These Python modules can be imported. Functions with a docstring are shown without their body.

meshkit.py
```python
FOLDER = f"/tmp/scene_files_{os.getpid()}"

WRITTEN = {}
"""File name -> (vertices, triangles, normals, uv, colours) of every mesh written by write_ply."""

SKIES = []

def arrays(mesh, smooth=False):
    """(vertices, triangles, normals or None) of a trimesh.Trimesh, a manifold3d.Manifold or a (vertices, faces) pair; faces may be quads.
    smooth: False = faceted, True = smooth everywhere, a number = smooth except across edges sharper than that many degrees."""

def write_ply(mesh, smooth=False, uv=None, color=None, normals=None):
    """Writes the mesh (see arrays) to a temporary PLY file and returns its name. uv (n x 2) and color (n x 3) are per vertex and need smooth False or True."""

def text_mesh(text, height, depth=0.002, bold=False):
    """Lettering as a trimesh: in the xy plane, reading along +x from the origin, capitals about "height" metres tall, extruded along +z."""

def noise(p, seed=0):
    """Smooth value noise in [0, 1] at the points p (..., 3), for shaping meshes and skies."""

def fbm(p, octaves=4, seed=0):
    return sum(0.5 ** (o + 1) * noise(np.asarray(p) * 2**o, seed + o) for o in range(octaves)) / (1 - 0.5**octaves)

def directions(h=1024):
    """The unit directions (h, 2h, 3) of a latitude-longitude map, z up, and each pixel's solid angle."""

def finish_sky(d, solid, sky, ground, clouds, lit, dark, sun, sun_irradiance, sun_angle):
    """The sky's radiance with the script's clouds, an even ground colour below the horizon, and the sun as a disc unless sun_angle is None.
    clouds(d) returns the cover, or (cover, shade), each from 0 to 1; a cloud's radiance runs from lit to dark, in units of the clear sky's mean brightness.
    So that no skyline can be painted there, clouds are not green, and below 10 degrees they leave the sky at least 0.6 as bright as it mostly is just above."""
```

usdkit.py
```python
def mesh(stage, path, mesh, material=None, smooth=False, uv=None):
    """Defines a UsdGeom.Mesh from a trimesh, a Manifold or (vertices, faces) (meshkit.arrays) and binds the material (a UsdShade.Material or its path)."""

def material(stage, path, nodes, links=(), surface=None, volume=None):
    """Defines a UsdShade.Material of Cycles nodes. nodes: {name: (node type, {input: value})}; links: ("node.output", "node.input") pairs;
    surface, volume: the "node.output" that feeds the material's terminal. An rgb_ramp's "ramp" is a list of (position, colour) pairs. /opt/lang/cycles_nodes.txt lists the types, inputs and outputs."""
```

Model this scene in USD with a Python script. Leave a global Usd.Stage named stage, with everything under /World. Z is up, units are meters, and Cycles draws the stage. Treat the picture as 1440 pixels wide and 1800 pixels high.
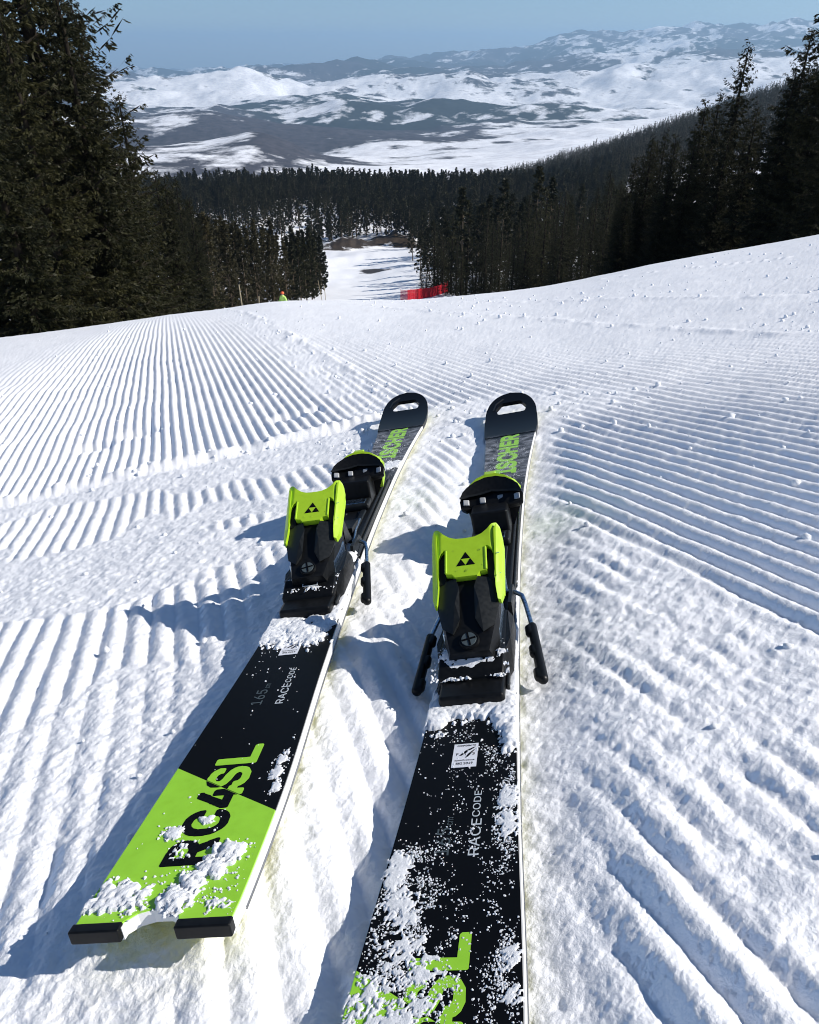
import math
import numpy as np
import trimesh
import manifold3d as m3
import shapely
from shapely import affinity
from shapely.geometry import Polygon, Point, LineString, box as sbox
from shapely.ops import unary_union
from scipy.interpolate import PchipInterpolator
from scipy.ndimage import gaussian_filter1d
from pxr import Usd, UsdGeom, UsdLux, UsdShade, Sdf, Gf, Vt
import usdkit
import meshkit
from meshkit import fbm, noise

# ------------------------------------------------------------------ camera, sky, sun, exposure
stage = Usd.Stage.CreateInMemory()
UsdGeom.SetStageUpAxis(stage, "Z")
UsdGeom.SetStageMetersPerUnit(stage, 1.0)
UsdGeom.Xform.Define(stage, "/World")
UsdGeom.Scope.Define(stage, "/World/Looks")

FPX = 1342.46                                  # focal length in photograph pixels (1440 wide)
PITCH = math.atan(815 / FPX)                   # the lens looks 31 degrees down the piste
CP, SP = math.cos(PITCH), math.sin(PITCH)
EXPOSURE = 0.25
SUN_AZ, SUN_EL = math.radians(89), math.radians(38)
SUN_INTENSITY, SKY_STRENGTH = 1.25, 0.085

cam = UsdGeom.Camera.Define(stage, "/World/camera")
cam.CreateHorizontalApertureAttr(36.0)
cam.CreateVerticalApertureAttr(45.0)
cam.CreateFocalLengthAttr(36.0 * FPX / 1440)
cam.CreateClippingRangeAttr(Gf.Vec2f(0.02, 100000))
cam.CreateExposureAttr(EXPOSURE)
cam.CreateFStopAttr(0.0)
cam.AddTransformOp().Set(Gf.Matrix4d(1, 0, 0, 0, 0, SP, CP, 0, 0, -CP, SP, 0, 0, 0, 0, 1))

SUN = np.array([math.cos(SUN_EL) * math.sin(SUN_AZ), math.cos(SUN_EL) * math.cos(SUN_AZ), math.sin(SUN_EL)])
sky_mat = usdkit.material(stage, "/World/Looks/sky_air", {
    "sky": ("sky_texture", {"sky_type": "single_scattering", "sun_disc": False, "sun_elevation": SUN_EL, "sun_rotation": SUN_AZ,
                            "altitude": 1700.0, "air_density": 1.0, "aerosol_density": 0.5, "ozone_density": 7.0}),
    "bg": ("background_shader", {"strength": SKY_STRENGTH})},
    [("sky.color", "bg.color")], surface="bg.background")
dome = UsdLux.DomeLight.Define(stage, "/World/sky")
dome.GetPrim().SetCustomDataByKey("kind", "structure")
dome.GetPrim().SetCustomDataByKey("label", "pale blue hazy sky over the valley")
UsdShade.MaterialBindingAPI.Apply(dome.GetPrim()).Bind(sky_mat)

sun = UsdLux.DistantLight.Define(stage, "/World/sun")
sun.CreateIntensityAttr(SUN_INTENSITY)
sun.CreateAngleAttr(0.53)
sun.CreateNormalizeAttr(True)
sun.CreateColorAttr(Gf.Vec3f(1.0, 0.955, 0.89))
zax = SUN
xax = np.cross([0, 0, 1.0], zax); xax /= np.linalg.norm(xax)
yax = np.cross(zax, xax)
sun.AddTransformOp().Set(Gf.Matrix4d(*xax, 0, *yax, 0, *zax, 0, 0, 0, 0, 1))

# ------------------------------------------------------------------ helpers
rng = np.random.default_rng(11)
COUNT = {}
T = Sdf.ValueTypeNames


def numbered(parent, name):
    k = (str(parent), name)
    n = COUNT.get(k, 0)
    COUNT[k] = n + 1
    return name if n == 0 else f"{name}_{n:03d}"


def tag(prim, label=None, cat=None, group=None, kind=None):
    p = prim.GetPrim() if hasattr(prim, "GetPrim") else prim
    for k, v in (("label", label), ("category", cat), ("group", group), ("kind", kind)):
        if v:
            p.SetCustomDataByKey(k, v)
    return p


def bind(prim, mat):
    UsdShade.MaterialBindingAPI.Apply(prim).Bind(mat)


def emit(parent, name, mesh, mat, smooth=35, attrs=None, deform=None, label=None):
    """ONE mesh prim under parent. deform moves the vertices, attrs {name: f(vertices before deforming)} become float primvars."""
    path = f"{parent}/{numbered(parent, name)}"
    v, f, n = meshkit.arrays(mesh, smooth)
    v0 = v
    if deform is not None:
        v = deform(v.copy())
        if n is not None:
            n = vertex_normals(v, f)
    m = UsdGeom.Mesh.Define(stage, path)
    m.CreatePointsAttr(Vt.Vec3fArray.FromNumpy(np.ascontiguousarray(v, dtype=np.float32)))
    m.CreateFaceVertexCountsAttr(Vt.IntArray.FromNumpy(np.full(len(f), 3, np.int32)))
    m.CreateFaceVertexIndicesAttr(Vt.IntArray.FromNumpy(np.ascontiguousarray(f, dtype=np.int32).ravel()))
    m.CreateSubdivisionSchemeAttr("none")
    if n is not None:
        m.CreateNormalsAttr(Vt.Vec3fArray.FromNumpy(np.ascontiguousarray(n, dtype=np.float32)))
        m.SetNormalsInterpolation("vertex")
    for k, fn in (attrs or {}).items():
        a = fn(v0) if callable(fn) else fn
        UsdGeom.PrimvarsAPI(m).CreatePrimvar(k, T.FloatArray, "vertex").Set(Vt.FloatArray.FromNumpy(np.ascontiguousarray(a, dtype=np.float32)))
    bind(m.GetPrim(), mat)
    if label:
        m.GetPrim().SetCustomDataByKey("label", label)
    return m.GetPrim()


def vertex_normals(v, f):
    n = np.zeros_like(v)
    fn = np.cross(v[f[:, 1]] - v[f[:, 0]], v[f[:, 2]] - v[f[:, 0]])
    for k in range(3):
        for c in range(3):
            n[:, c] += np.bincount(f[:, k], fn[:, c], len(v))
    L = np.linalg.norm(n, axis=1, keepdims=True)
    return np.where(L > 0, n / np.maximum(L, 1e-30), [0, 0, 1.0])


def mat4(M=np.eye(3), t=(0, 0, 0)):
    M = np.asarray(M, float)
    return Gf.Matrix4d(*M[:, 0], 0, *M[:, 1], 0, *M[:, 2], 0, *map(float, t), 1)


def thing(name, label=None, cat=None, M=np.eye(3), t=(0, 0, 0), group=None, kind=None):
    x = UsdGeom.Xform.Define(stage, f"/World/{numbered('/World', name)}")
    x.AddTransformOp().Set(mat4(M, t))
    tag(x, label, cat, group, kind)
    return x.GetPrim()


def rotz(a, s=1.0, tilt=0.0, tdir=0.0):
    c, d = math.cos(a), math.sin(a)
    R = np.array([[c, -d, 0], [d, c, 0], [0, 0, 1.0]])
    if tilt:
        k = np.array([-math.sin(tdir), math.cos(tdir), 0])
        K = np.array([[0, 0, k[1]], [0, 0, -k[0]], [-k[1], k[0], 0]])
        R = (np.eye(3) + math.sin(tilt) * K + (1 - math.cos(tilt)) * K @ K) @ R
    return R * s


def ray(px, py):
    return np.array([(px - 720) / FPX, CP + (900 - py) / FPX * SP, -SP + (900 - py) / FPX * CP])


def depress(px, py):
    """azimuth and tangent of the angle below the horizontal of a direction, given as it is seen from the photographer's place"""
    r = ray(px, py)
    return math.atan2(r[0], r[1]), -r[2] / math.hypot(r[0], r[1])


def smoothstep(a, b, x):
    t = np.clip((np.asarray(x, float) - a) / (b - a), 0, 1)
    return t * t * (3 - 2 * t)


def grid_faces(nr, nc, keep=None):
    i = np.arange(nr - 1)[:, None] * nc + np.arange(nc - 1)[None]
    i = i if keep is None else i[keep]
    i = i.ravel()
    a, b, c, d = i, i + 1, i + nc + 1, i + nc
    return np.concatenate([np.stack([a, b, c], 1), np.stack([a, c, d], 1)])


def hull(points):
    return m3.Manifold.hull_points(np.asarray(points, float).tolist())


def tm(man):
    m = man.to_mesh()
    return trimesh.Trimesh(np.array(m.vert_properties[:, :3]), np.array(m.tri_verts), process=False)


def rbox(x0, x1, y0, y1, z0, z1, r=0.0015, n=8):
    """box with rounded edges, as a manifold"""
    r = min(r, (x1 - x0) / 2.01, (y1 - y0) / 2.01, (z1 - z0) / 2.01)
    s = m3.Manifold.sphere(r, n)
    return m3.Manifold.batch_hull([s.translate((x, y, z)) for x in (x0 + r, x1 - r) for y in (y0 + r, y1 - r) for z in (z0 + r, z1 - r)])


def tube(points, radii, sides=8):
    """tapered tube through points with round ends"""
    radii = np.broadcast_to(radii, (len(points),))
    out = []
    for a, b, ra, rb in zip(points[:-1], points[1:], radii[:-1], radii[1:]):
        out.append(m3.Manifold.batch_hull([m3.Manifold.sphere(float(ra), sides).translate(tuple(map(float, a))), m3.Manifold.sphere(float(rb), sides).translate(tuple(map(float, b)))]))
    return m3.Manifold.batch_boolean(out, m3.OpType.Add) if len(out) > 1 else out[0]


def extrude(poly, z0, z1):
    polys = list(getattr(poly, "geoms", [poly]))
    out = []
    for p in polys:
        if p.is_empty or p.area < 1e-9:
            continue
        e = trimesh.creation.extrude_polygon(p, z1 - z0, engine="earcut")
        e.apply_translation([0, 0, z0])
        out.append(e)
    return trimesh.util.concatenate(out)


def fine(mesh, edge):
    v, f = trimesh.remesh.subdivide_to_size(mesh.vertices, mesh.faces, edge, max_iter=12)
    return trimesh.Trimesh(v, f, process=False)


CUTS = np.concatenate([[-.05], np.arange(0.0, .2, .02), np.arange(.2, 1.36, .05), np.arange(1.36, 1.66, .01), [1.70]])


def strips(poly, z0, z1):
    """an extruded outline of the ski, cut across so that it can bend along its length"""
    out = []
    x0, y0, x1, y1 = poly.bounds
    for a, b in zip(CUTS[:-1], CUTS[1:]):
        if b <= y0 or a >= y1:
            continue
        p = poly.intersection(sbox(-1, a, 1, b))
        for q in getattr(p, "geoms", [p]):
            if q.geom_type == "Polygon" and q.area > 1e-9:
                e = trimesh.creation.extrude_polygon(q, z1 - z0, engine="earcut")
                e.apply_translation([0, 0, z0])
                out.append(e)
    return trimesh.util.concatenate(out)


def text_poly(text, height, bold=True):
    m = meshkit.text_mesh(text, height, 0.001, bold)
    up = m.face_normals[:, 2] > 0.9
    return unary_union([Polygon(t[:, :2]).buffer(1e-6) for t in m.triangles[up]]).simplify(0.012 * height)


# ------------------------------------------------------------------ materials
def mat(name, nodes, links, surface, volume=None):
    return usdkit.material(stage, f"/World/Looks/{name}", nodes, links, surface=surface, volume=volume)


def plain(name, color, rough=0.5, metal=0.0, spec=0.5, grain=0.0, scale=400.0, bump=0.0, coat=0.0):
    """plain paint, plastic or metal with slight uneven tone and relief"""
    c = np.array(color, float)
    nodes = {"g": ("geometry", {}), "t": ("texture_coordinate", {}),
             "n": ("noise_texture", {"scale": scale, "detail": 3.0}),
             "r": ("rgb_ramp", {"ramp": [(0.3, tuple(c * (1 - grain))), (0.7, tuple(c * (1 + grain)))]}),
             "rr": ("map_range", {"from_min": 0.3, "from_max": 0.7, "to_min": max(rough - .08, .02), "to_max": rough + .08, "clamp": True}),
             "b": ("bump", {"strength": bump, "distance": 0.0004}),
             "p": ("principled_bsdf", {"metallic": metal, "specular_ior_level": spec, "coat_weight": coat, "coat_roughness": 0.08})}
    links = [("t.object", "n.vector"), ("n.fac", "r.fac"), ("r.color", "p.base_color"), ("n.fac", "rr.value"), ("rr.result", "p.roughness")]
    if bump:
        links += [("n.fac", "b.height"), ("b.normal", "p.normal")]
    return mat(name, nodes, links, "p.BSDF")


def snow_material(name, fine_scale, bump_strength, bump_distance, base=(0.87, 0.872, 0.88), earth=False):
    nodes = {"g": ("geometry", {}),
             "n1": ("noise_texture", {"scale": fine_scale, "detail": 4.0, "roughness": 0.65}),
             "n2": ("noise_texture", {"scale": fine_scale * 0.21, "detail": 2.0}),
             "m": ("math", {"math_type": "multiply_add", "value2": 0.6}),
             "b": ("bump", {"strength": bump_strength, "distance": bump_distance}),
             "c": ("rgb_ramp", {"ramp": [(0.25, tuple(np.array(base) * 0.95)), (0.7, base)]}),
             "p": ("principled_bsdf", {"roughness": 0.55, "specular_ior_level": 0.35})}
    links = [("g.position", "n1.vector"), ("g.position", "n2.vector"), ("n2.fac", "m.value1"), ("n1.fac", "m.value3"), ("m.value", "b.height"),
             ("b.normal", "p.normal"), ("n2.fac", "c.fac")]
    if earth:
        nodes |= {"a": ("attribute", {"attribute": "earth"}),
                  "ne": ("noise_texture", {"scale": 0.35, "detail": 5.0, "roughness": 0.7}),
                  "me": ("math", {"math_type": "multiply_add", "value2": 1.5, "value3": -0.75}),
                  "ma": ("math", {"math_type": "add"}),
                  "st": ("map_range", {"from_min": 0.36, "from_max": 0.64, "clamp": True}),
                  "e": ("rgb_ramp", {"ramp": [(0.3, (0.014, 0.010, 0.006)), (0.7, (0.060, 0.042, 0.026))]}),
                  "mx": ("mix_color", {"blend_type": "mix"})}
        links += [("g.position", "ne.vector"), ("ne.fac", "me.value1"), ("a.fac", "ma.value1"), ("me.value", "ma.value2"), ("ma.value", "st.value"), ("st.result", "mx.fac"),
                  ("c.color", "mx.a"), ("ne.fac", "e.fac"), ("e.color", "mx.b"), ("mx.result", "p.base_color")]
    else:
        links += [("c.color", "p.base_color")]
    return mat(name, nodes, links, "p.BSDF")


SNOW = snow_material("groomed_snow", 650.0, 0.6, 0.0014, earth=True)
LOOSE = snow_material("loose_crystals", 1500.0, 1.0, 0.0012, base=(0.88, 0.895, 0.915))

HILLS = mat("far_hills", {
    "g": ("geometry", {}), "a": ("attribute", {"attribute": "forest"}), "k": ("attribute", {"attribute": "conifer"}),
    "n": ("noise_texture", {"scale": 0.006, "detail": 6.0, "roughness": 0.68}),
    "nf": ("noise_texture", {"scale": 0.03, "detail": 4.0, "roughness": 0.7}),
    "m": ("math", {"math_type": "multiply_add", "value2": 2.0, "value3": -1.0}), "ad": ("math", {"math_type": "add"}),
    "st": ("map_range", {"from_min": 0.36, "from_max": 0.62, "clamp": True}),
    "w": ("rgb_ramp", {"ramp": [(0.35, (0.68, 0.68, 0.70)), (0.6, (0.86, 0.87, 0.89))]}),
    "wood": ("rgb_ramp", {"ramp": [(0.3, (0.034, 0.034, 0.042)), (0.7, (0.092, 0.084, 0.098))]}),
    "con": ("rgb_ramp", {"ramp": [(0.3, (0.012, 0.017, 0.017)), (0.7, (0.032, 0.040, 0.038))]}),
    "mk": ("mix_color", {"blend_type": "mix"}), "mx": ("mix_color", {"blend_type": "mix"}),
    "p": ("principled_bsdf", {"roughness": 0.9, "specular_ior_level": 0.05})},
    [("g.position", "n.vector"), ("g.position", "nf.vector"), ("n.fac", "m.value1"), ("a.fac", "ad.value1"), ("m.value", "ad.value2"), ("ad.value", "st.value"),
     ("nf.fac", "w.fac"), ("nf.fac", "wood.fac"), ("nf.fac", "con.fac"), ("wood.color", "mk.a"), ("con.color", "mk.b"), ("k.fac", "mk.fac"),
     ("st.result", "mx.fac"), ("w.color", "mx.a"), ("mk.result", "mx.b"), ("mx.result", "p.base_color")], "p.BSDF")


def leaf_material(name, dark, light, trans=0.25):
    return mat(name, {
        "t": ("texture_coordinate", {}), "o": ("object_info", {}),
        "n": ("noise_texture", {"scale": 1.1, "detail": 4.0, "roughness": 0.7}),
        "a": ("math", {"math_type": "multiply_add", "value2": 0.30, "value3": -0.15}), "s": ("math", {"math_type": "add"}),
        "r": ("rgb_ramp", {"ramp": [(0.3, dark), (0.72, light)]}),
        "d": ("principled_bsdf", {"roughness": 0.6, "specular_ior_level": 0.2}),
        "tr": ("translucent_bsdf", {}), "mx": ("mix_closure", {"fac": trans})},
        [("t.object", "n.vector"), ("o.random", "a.value1"), ("n.fac", "s.value1"), ("a.value", "s.value2"), ("s.value", "r.fac"),
         ("r.color", "d.base_color"), ("r.color", "tr.color"), ("d.BSDF", "mx.closure1"), ("tr.BSDF", "mx.closure2")], "mx.closure")


SPRUCE = leaf_material("spruce_needles", (0.013, 0.0155, 0.006), (0.045, 0.043, 0.015))
PINE = leaf_material("pine_needles", (0.011, 0.013, 0.005), (0.034, 0.033, 0.013))
MIDPINE = leaf_material("hillside_needles", (0.013, 0.014, 0.006), (0.044, 0.041, 0.018))
BROWNPINE = leaf_material("brownish_needles", (0.020, 0.019, 0.008), (0.056, 0.048, 0.021))
BARK = plain("bark", (0.022, 0.018, 0.013), rough=0.9, grain=0.45, scale=14.0, spec=0.1)
PALEBARK = plain("pale_bark", (0.11, 0.085, 0.06), rough=0.9, grain=0.45, scale=9.0, spec=0.1)

BLACK = plain("black_topsheet", (0.004, 0.0045, 0.0055), rough=0.34, spec=0.08, grain=0.15)
LIME = plain("lime_topsheet", (0.30, 0.62, 0.035), rough=0.36, spec=0.4, grain=0.05, scale=60.0)
LIMEPLASTIC = plain("lime_plastic", (0.35, 0.56, 0.018), rough=0.42, spec=0.45, grain=0.05, scale=120.0)
PLASTIC = plain("black_plastic", (0.005, 0.0055, 0.006), rough=0.42, spec=0.2, grain=0.25, scale=250.0, bump=0.1)
GREYPLASTIC = plain("dark_grey_plastic", (0.010, 0.0115, 0.012), rough=0.42, spec=0.25, grain=0.2, scale=250.0, bump=0.1)
PADGREY = plain("grey_pad", (0.33, 0.34, 0.35), rough=0.35, spec=0.5, grain=0.1)
STEEL = plain("blued_steel", (0.32, 0.42, 0.52), rough=0.28, metal=1.0, grain=0.2, scale=300.0)
EDGE = plain("steel_edge", (0.22, 0.23, 0.25), rough=0.3, metal=1.0, grain=0.1)
WHITESIDE = plain("white_sidewall", (0.80, 0.80, 0.78), rough=0.45, spec=0.4, grain=0.04, scale=80.0)
YELLOWBASE = plain("yellow_running_base", (0.62, 0.60, 0.05), rough=0.45, spec=0.3, grain=0.05)
SILVER = plain("silver_print", (0.52, 0.56, 0.58), rough=0.45, spec=0.4, grain=0.1)
GREYPRINT = plain("dim_grey_print", (0.060, 0.078, 0.082), rough=0.4, grain=0.1)
WHITEPRINT = plain("white_sticker", (0.72, 0.73, 0.76), rough=0.5, grain=0.05)
REDNET = plain("red_netting", (0.62, 0.02, 0.035), rough=0.7, spec=0.2, grain=0.1, scale=8.0)
ORANGE = plain("orange_shell", (0.75, 0.12, 0.03), rough=0.4)
HIVIS = plain("bright_jacket", (0.50, 0.75, 0.20), rough=0.8, spec=0.1, grain=0.1, scale=20.0)
DARKCLOTH = plain("dark_trousers", (0.02, 0.022, 0.03), rough=0.85, spec=0.1)
SKIN = plain("skin", (0.50, 0.30, 0.22), rough=0.55)
BAMBOO = plain("weathered_pole", (0.30, 0.25, 0.16), rough=0.7, grain=0.3, scale=20.0)

FROSTED = mat("frosted_topsheet", {
    "f": ("attribute", {"attribute": "frost"}), "t": ("texture_coordinate", {}),
    "n": ("noise_texture", {"scale": 900.0, "detail": 2.0, "roughness": 0.75}), "n2": ("noise_texture", {"scale": 60.0, "detail": 3.0}),
    "m": ("math", {"math_type": "multiply_add", "value2": 0.6}), "ad": ("math", {"math_type": "multiply"}),
    "st": ("map_range", {"from_min": 0.46, "from_max": 0.62, "clamp": True}),
    "mx": ("mix_color", {"blend_type": "mix", "a": (0.004, 0.0045, 0.0055), "b": (0.34, 0.36, 0.40)}),
    "rg": ("map_range", {"to_min": 0.34, "to_max": 0.85, "clamp": True}),
    "p": ("principled_bsdf", {"specular_ior_level": 0.07})},
    [("t.object", "n.vector"), ("t.object", "n2.vector"), ("n2.fac", "m.value1"), ("n.fac", "m.value3"), ("m.value", "ad.value1"), ("f.fac", "ad.value2"), ("ad.value", "st.value"),
     ("st.result", "mx.fac"), ("st.result", "rg.value"), ("rg.result", "p.roughness"), ("mx.result", "p.base_color")], "p.BSDF")

# ------------------------------------------------------------------ where the skis lie (found from the photograph)
SKI_M = [np.array([[0.9834, 0.0899, -0.1577], [-0.0504, 0.9697, 0.2390], [0.1744, -0.2271, 0.9581]]),
         np.array([[0.9675, 0.1544, -0.2004], [-0.1058, 0.9665, 0.2340], [0.2299, -0.2051, 0.9514]])]
SKI_T = [np.array([-0.0761, 1.0257, -0.6158]), np.array([0.1147, 0.8486, -0.5602])]
WS = [0, .02, .1, .3, .5, .75, .95, 1.15, 1.35, 1.5, 1.565, 1.60, 1.625, 1.643, 1.65]
WW = np.array([.0505, .0512, .0505, .0425, .0372, .0338, .0350, .0405, .0505, .0592, .0580, .0520, .041, .022, .0]) * 0.97
_w = PchipInterpolator(WS, WW)


def half_width(s):
    return _w(np.clip(s, 0, 1.65))


def rise(s):
    s = np.asarray(s, float)
    return .0436 * np.clip((s - 1.40) / .25, 0, 1) ** 2 + .0046 * np.clip((.16 - s) / .16, 0, 1) ** 2


def thick(s):
    return np.interp(s, [0, .1, .4, .8, 1.1, 1.4, 1.65], [.0105, .0105, .0120, .0130, .0120, .0090, .0080])


def ski_deform(v):
    s = v[:, 1]
    h = v[:, 2]
    v[:, 2] = np.where(h < 0, h * thick(s) / 0.012, h) + rise(s)
    v[:, 1] = s - 0.8
    return v


def ski_local(k, x, y, z):
    p = np.stack([x, y, z], -1) - SKI_T[k]
    q = p @ SKI_M[k]
    return q[..., 0], q[..., 1] + 0.8, q[..., 2]


# ------------------------------------------------------------------ terrain
NRM = np.array([-0.17908993, 0.2365218, 0.95497866])
HEYE = 0.3742
HORIZON = [(-200, 612), (0, 594), (100, 582), (200, 568), (300, 553), (400, 543), (440, 534), (500, 528), (565, 529), (640, 527), (700, 529), (790, 522), (900, 513), (1000, 499),
           (1060, 486), (1150, 466), (1250, 449), (1340, 435), (1440, 416), (1600, 385)]
_ph, _T = np.array([depress(*p) for p in HORIZON]).T
_RC = np.interp([p[0] for p in HORIZON], [0, 300, 500, 800, 1100, 1440], [9, 10, 11, 13, 20, 26])
_pf = np.linspace(_ph[0], _ph[-1], 600)
_TF = gaussian_filter1d(PchipInterpolator(_ph, _T)(_pf), 14, mode='nearest')
_RF = gaussian_filter1d(np.interp(_pf, _ph, _RC), 40, mode='nearest')
R_KNOTS = np.log([60, 120, 200, 300, 400, 500, 650, 900, 1200, 1500, 2200])
M_COLS = [-200, 0, 300, 450, 640, 800, 900, 1000, 1100, 1200, 1340, 1440, 1600]
M_ROWS = np.array([
    [610, 590, 555, 515, 470, 440, 420, 410, 410, 410, 420],
    [600, 580, 545, 505, 455, 425, 400, 395, 395, 395, 410],
    [575, 552, 505, 455, 380, 352, 358, 385, 385, 390, 405],
    [560, 535, 486, 436, 368, 346, 352, 380, 380, 385, 400],
    [548, 527, 478, 428, 366, 346, 352, 378, 380, 385, 400],
    [540, 516, 466, 418, 362, 352, 352, 360, 370, 380, 400],
    [530, 505, 456, 410, 362, 350, 340, 318, 335, 350, 380],
    [520, 495, 448, 404, 358, 335, 312, 294, 310, 330, 360],
    [500, 478, 438, 395, 350, 318, 287, 258, 275, 300, 340],
    [476, 455, 420, 380, 338, 300, 260, 222, 240, 268, 320],
    [450, 430, 400, 360, 318, 272, 222, 166, 190, 225, 300],
    [430, 412, 385, 345, 300, 252, 198, 140, 170, 205, 290],
    [395, 380, 355, 315, 270, 215, 155, 90, 120, 160, 260]], float)
_mph = np.array([depress(c, 400)[0] for c in M_COLS])
_mD = np.array([[depress(c, y)[1] for y in row] for c, row in zip(M_COLS, M_ROWS)])
from scipy.interpolate import RegularGridInterpolator
_mq = np.linspace(_mph[0], _mph[-1], 160)
_rq = np.linspace(R_KNOTS[0], R_KNOTS[-1], 90)
_mD = PchipInterpolator(R_KNOTS, PchipInterpolator(_mph, _mD, axis=0)(_mq), axis=1)(_rq)
_mD = gaussian_filter1d(gaussian_filter1d(_mD, 4, axis=0, mode='nearest'), 1.0, axis=1, mode='nearest')
_mfun = RegularGridInterpolator((_mq, _rq), _mD, bounds_error=False, fill_value=None, method="linear")


def base_height(x, y):
    """The mountain's surface without fine relief."""
    x, y = np.asarray(x, float), np.asarray(y, float)
    r = np.maximum(np.hypot(x, y), 1e-3)
    ph = np.arctan2(x, y)
    cap = np.minimum(1, 80 / r)
    plane = -(HEYE + (NRM[0] * x + NRM[1] * y) / NRM[2] * cap)
    phc = np.clip(ph, _ph[0], _ph[-1])
    tt = np.interp(phc, _pf, _TF)
    rc = np.interp(phc, _pf, _RF)
    w = smoothstep(np.log(1.5), np.log(rc), np.log(r))
    d_near = (1 - w) * (-plane / r) + w * tt
    mph = np.clip(ph, _mph[0], _mph[-1])
    d_far = _mfun(np.stack([mph, np.clip(np.log(r), R_KNOTS[0], R_KNOTS[-1])], -1))
    # past the crest the piste first drops out of sight
    w2 = smoothstep(np.log(rc), np.log(60.0), np.log(r))
    dip = 0.030 * np.sin(np.pi * np.clip(np.log(r / rc) / np.log(60.0 / rc), 0, 1)) ** 2
    d = np.where(r < rc, d_near, (1 - w2) * tt + w2 * d_far + dip)
    z = -r * d
    side = smoothstep(math.radians(75), math.radians(38), np.abs(ph))
    return side * z + (1 - side) * plane


GROOVE_AZ = math.radians(-17.5)
GP = (math.cos(GROOVE_AZ), -math.sin(GROOVE_AZ))        # across the grooves
GL = (math.sin(GROOVE_AZ), math.cos(GROOVE_AZ))         # along them
PITCH_G = 0.0292


def seg_dist(x, y, a, b):
    d = np.array(b) - np.array(a)
    t = np.clip(((x - a[0]) * d[0] + (y - a[1]) * d[1]) / (d @ d), 0, 1)
    return np.hypot(x - a[0] - t * d[0], y - a[1] - t * d[1])


def p3(x, y, s, o=0.0):
    return np.stack([x * s + 31.7 + o, y * s + 17.3, np.full_like(x, 5.1 + o)], -1)


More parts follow.
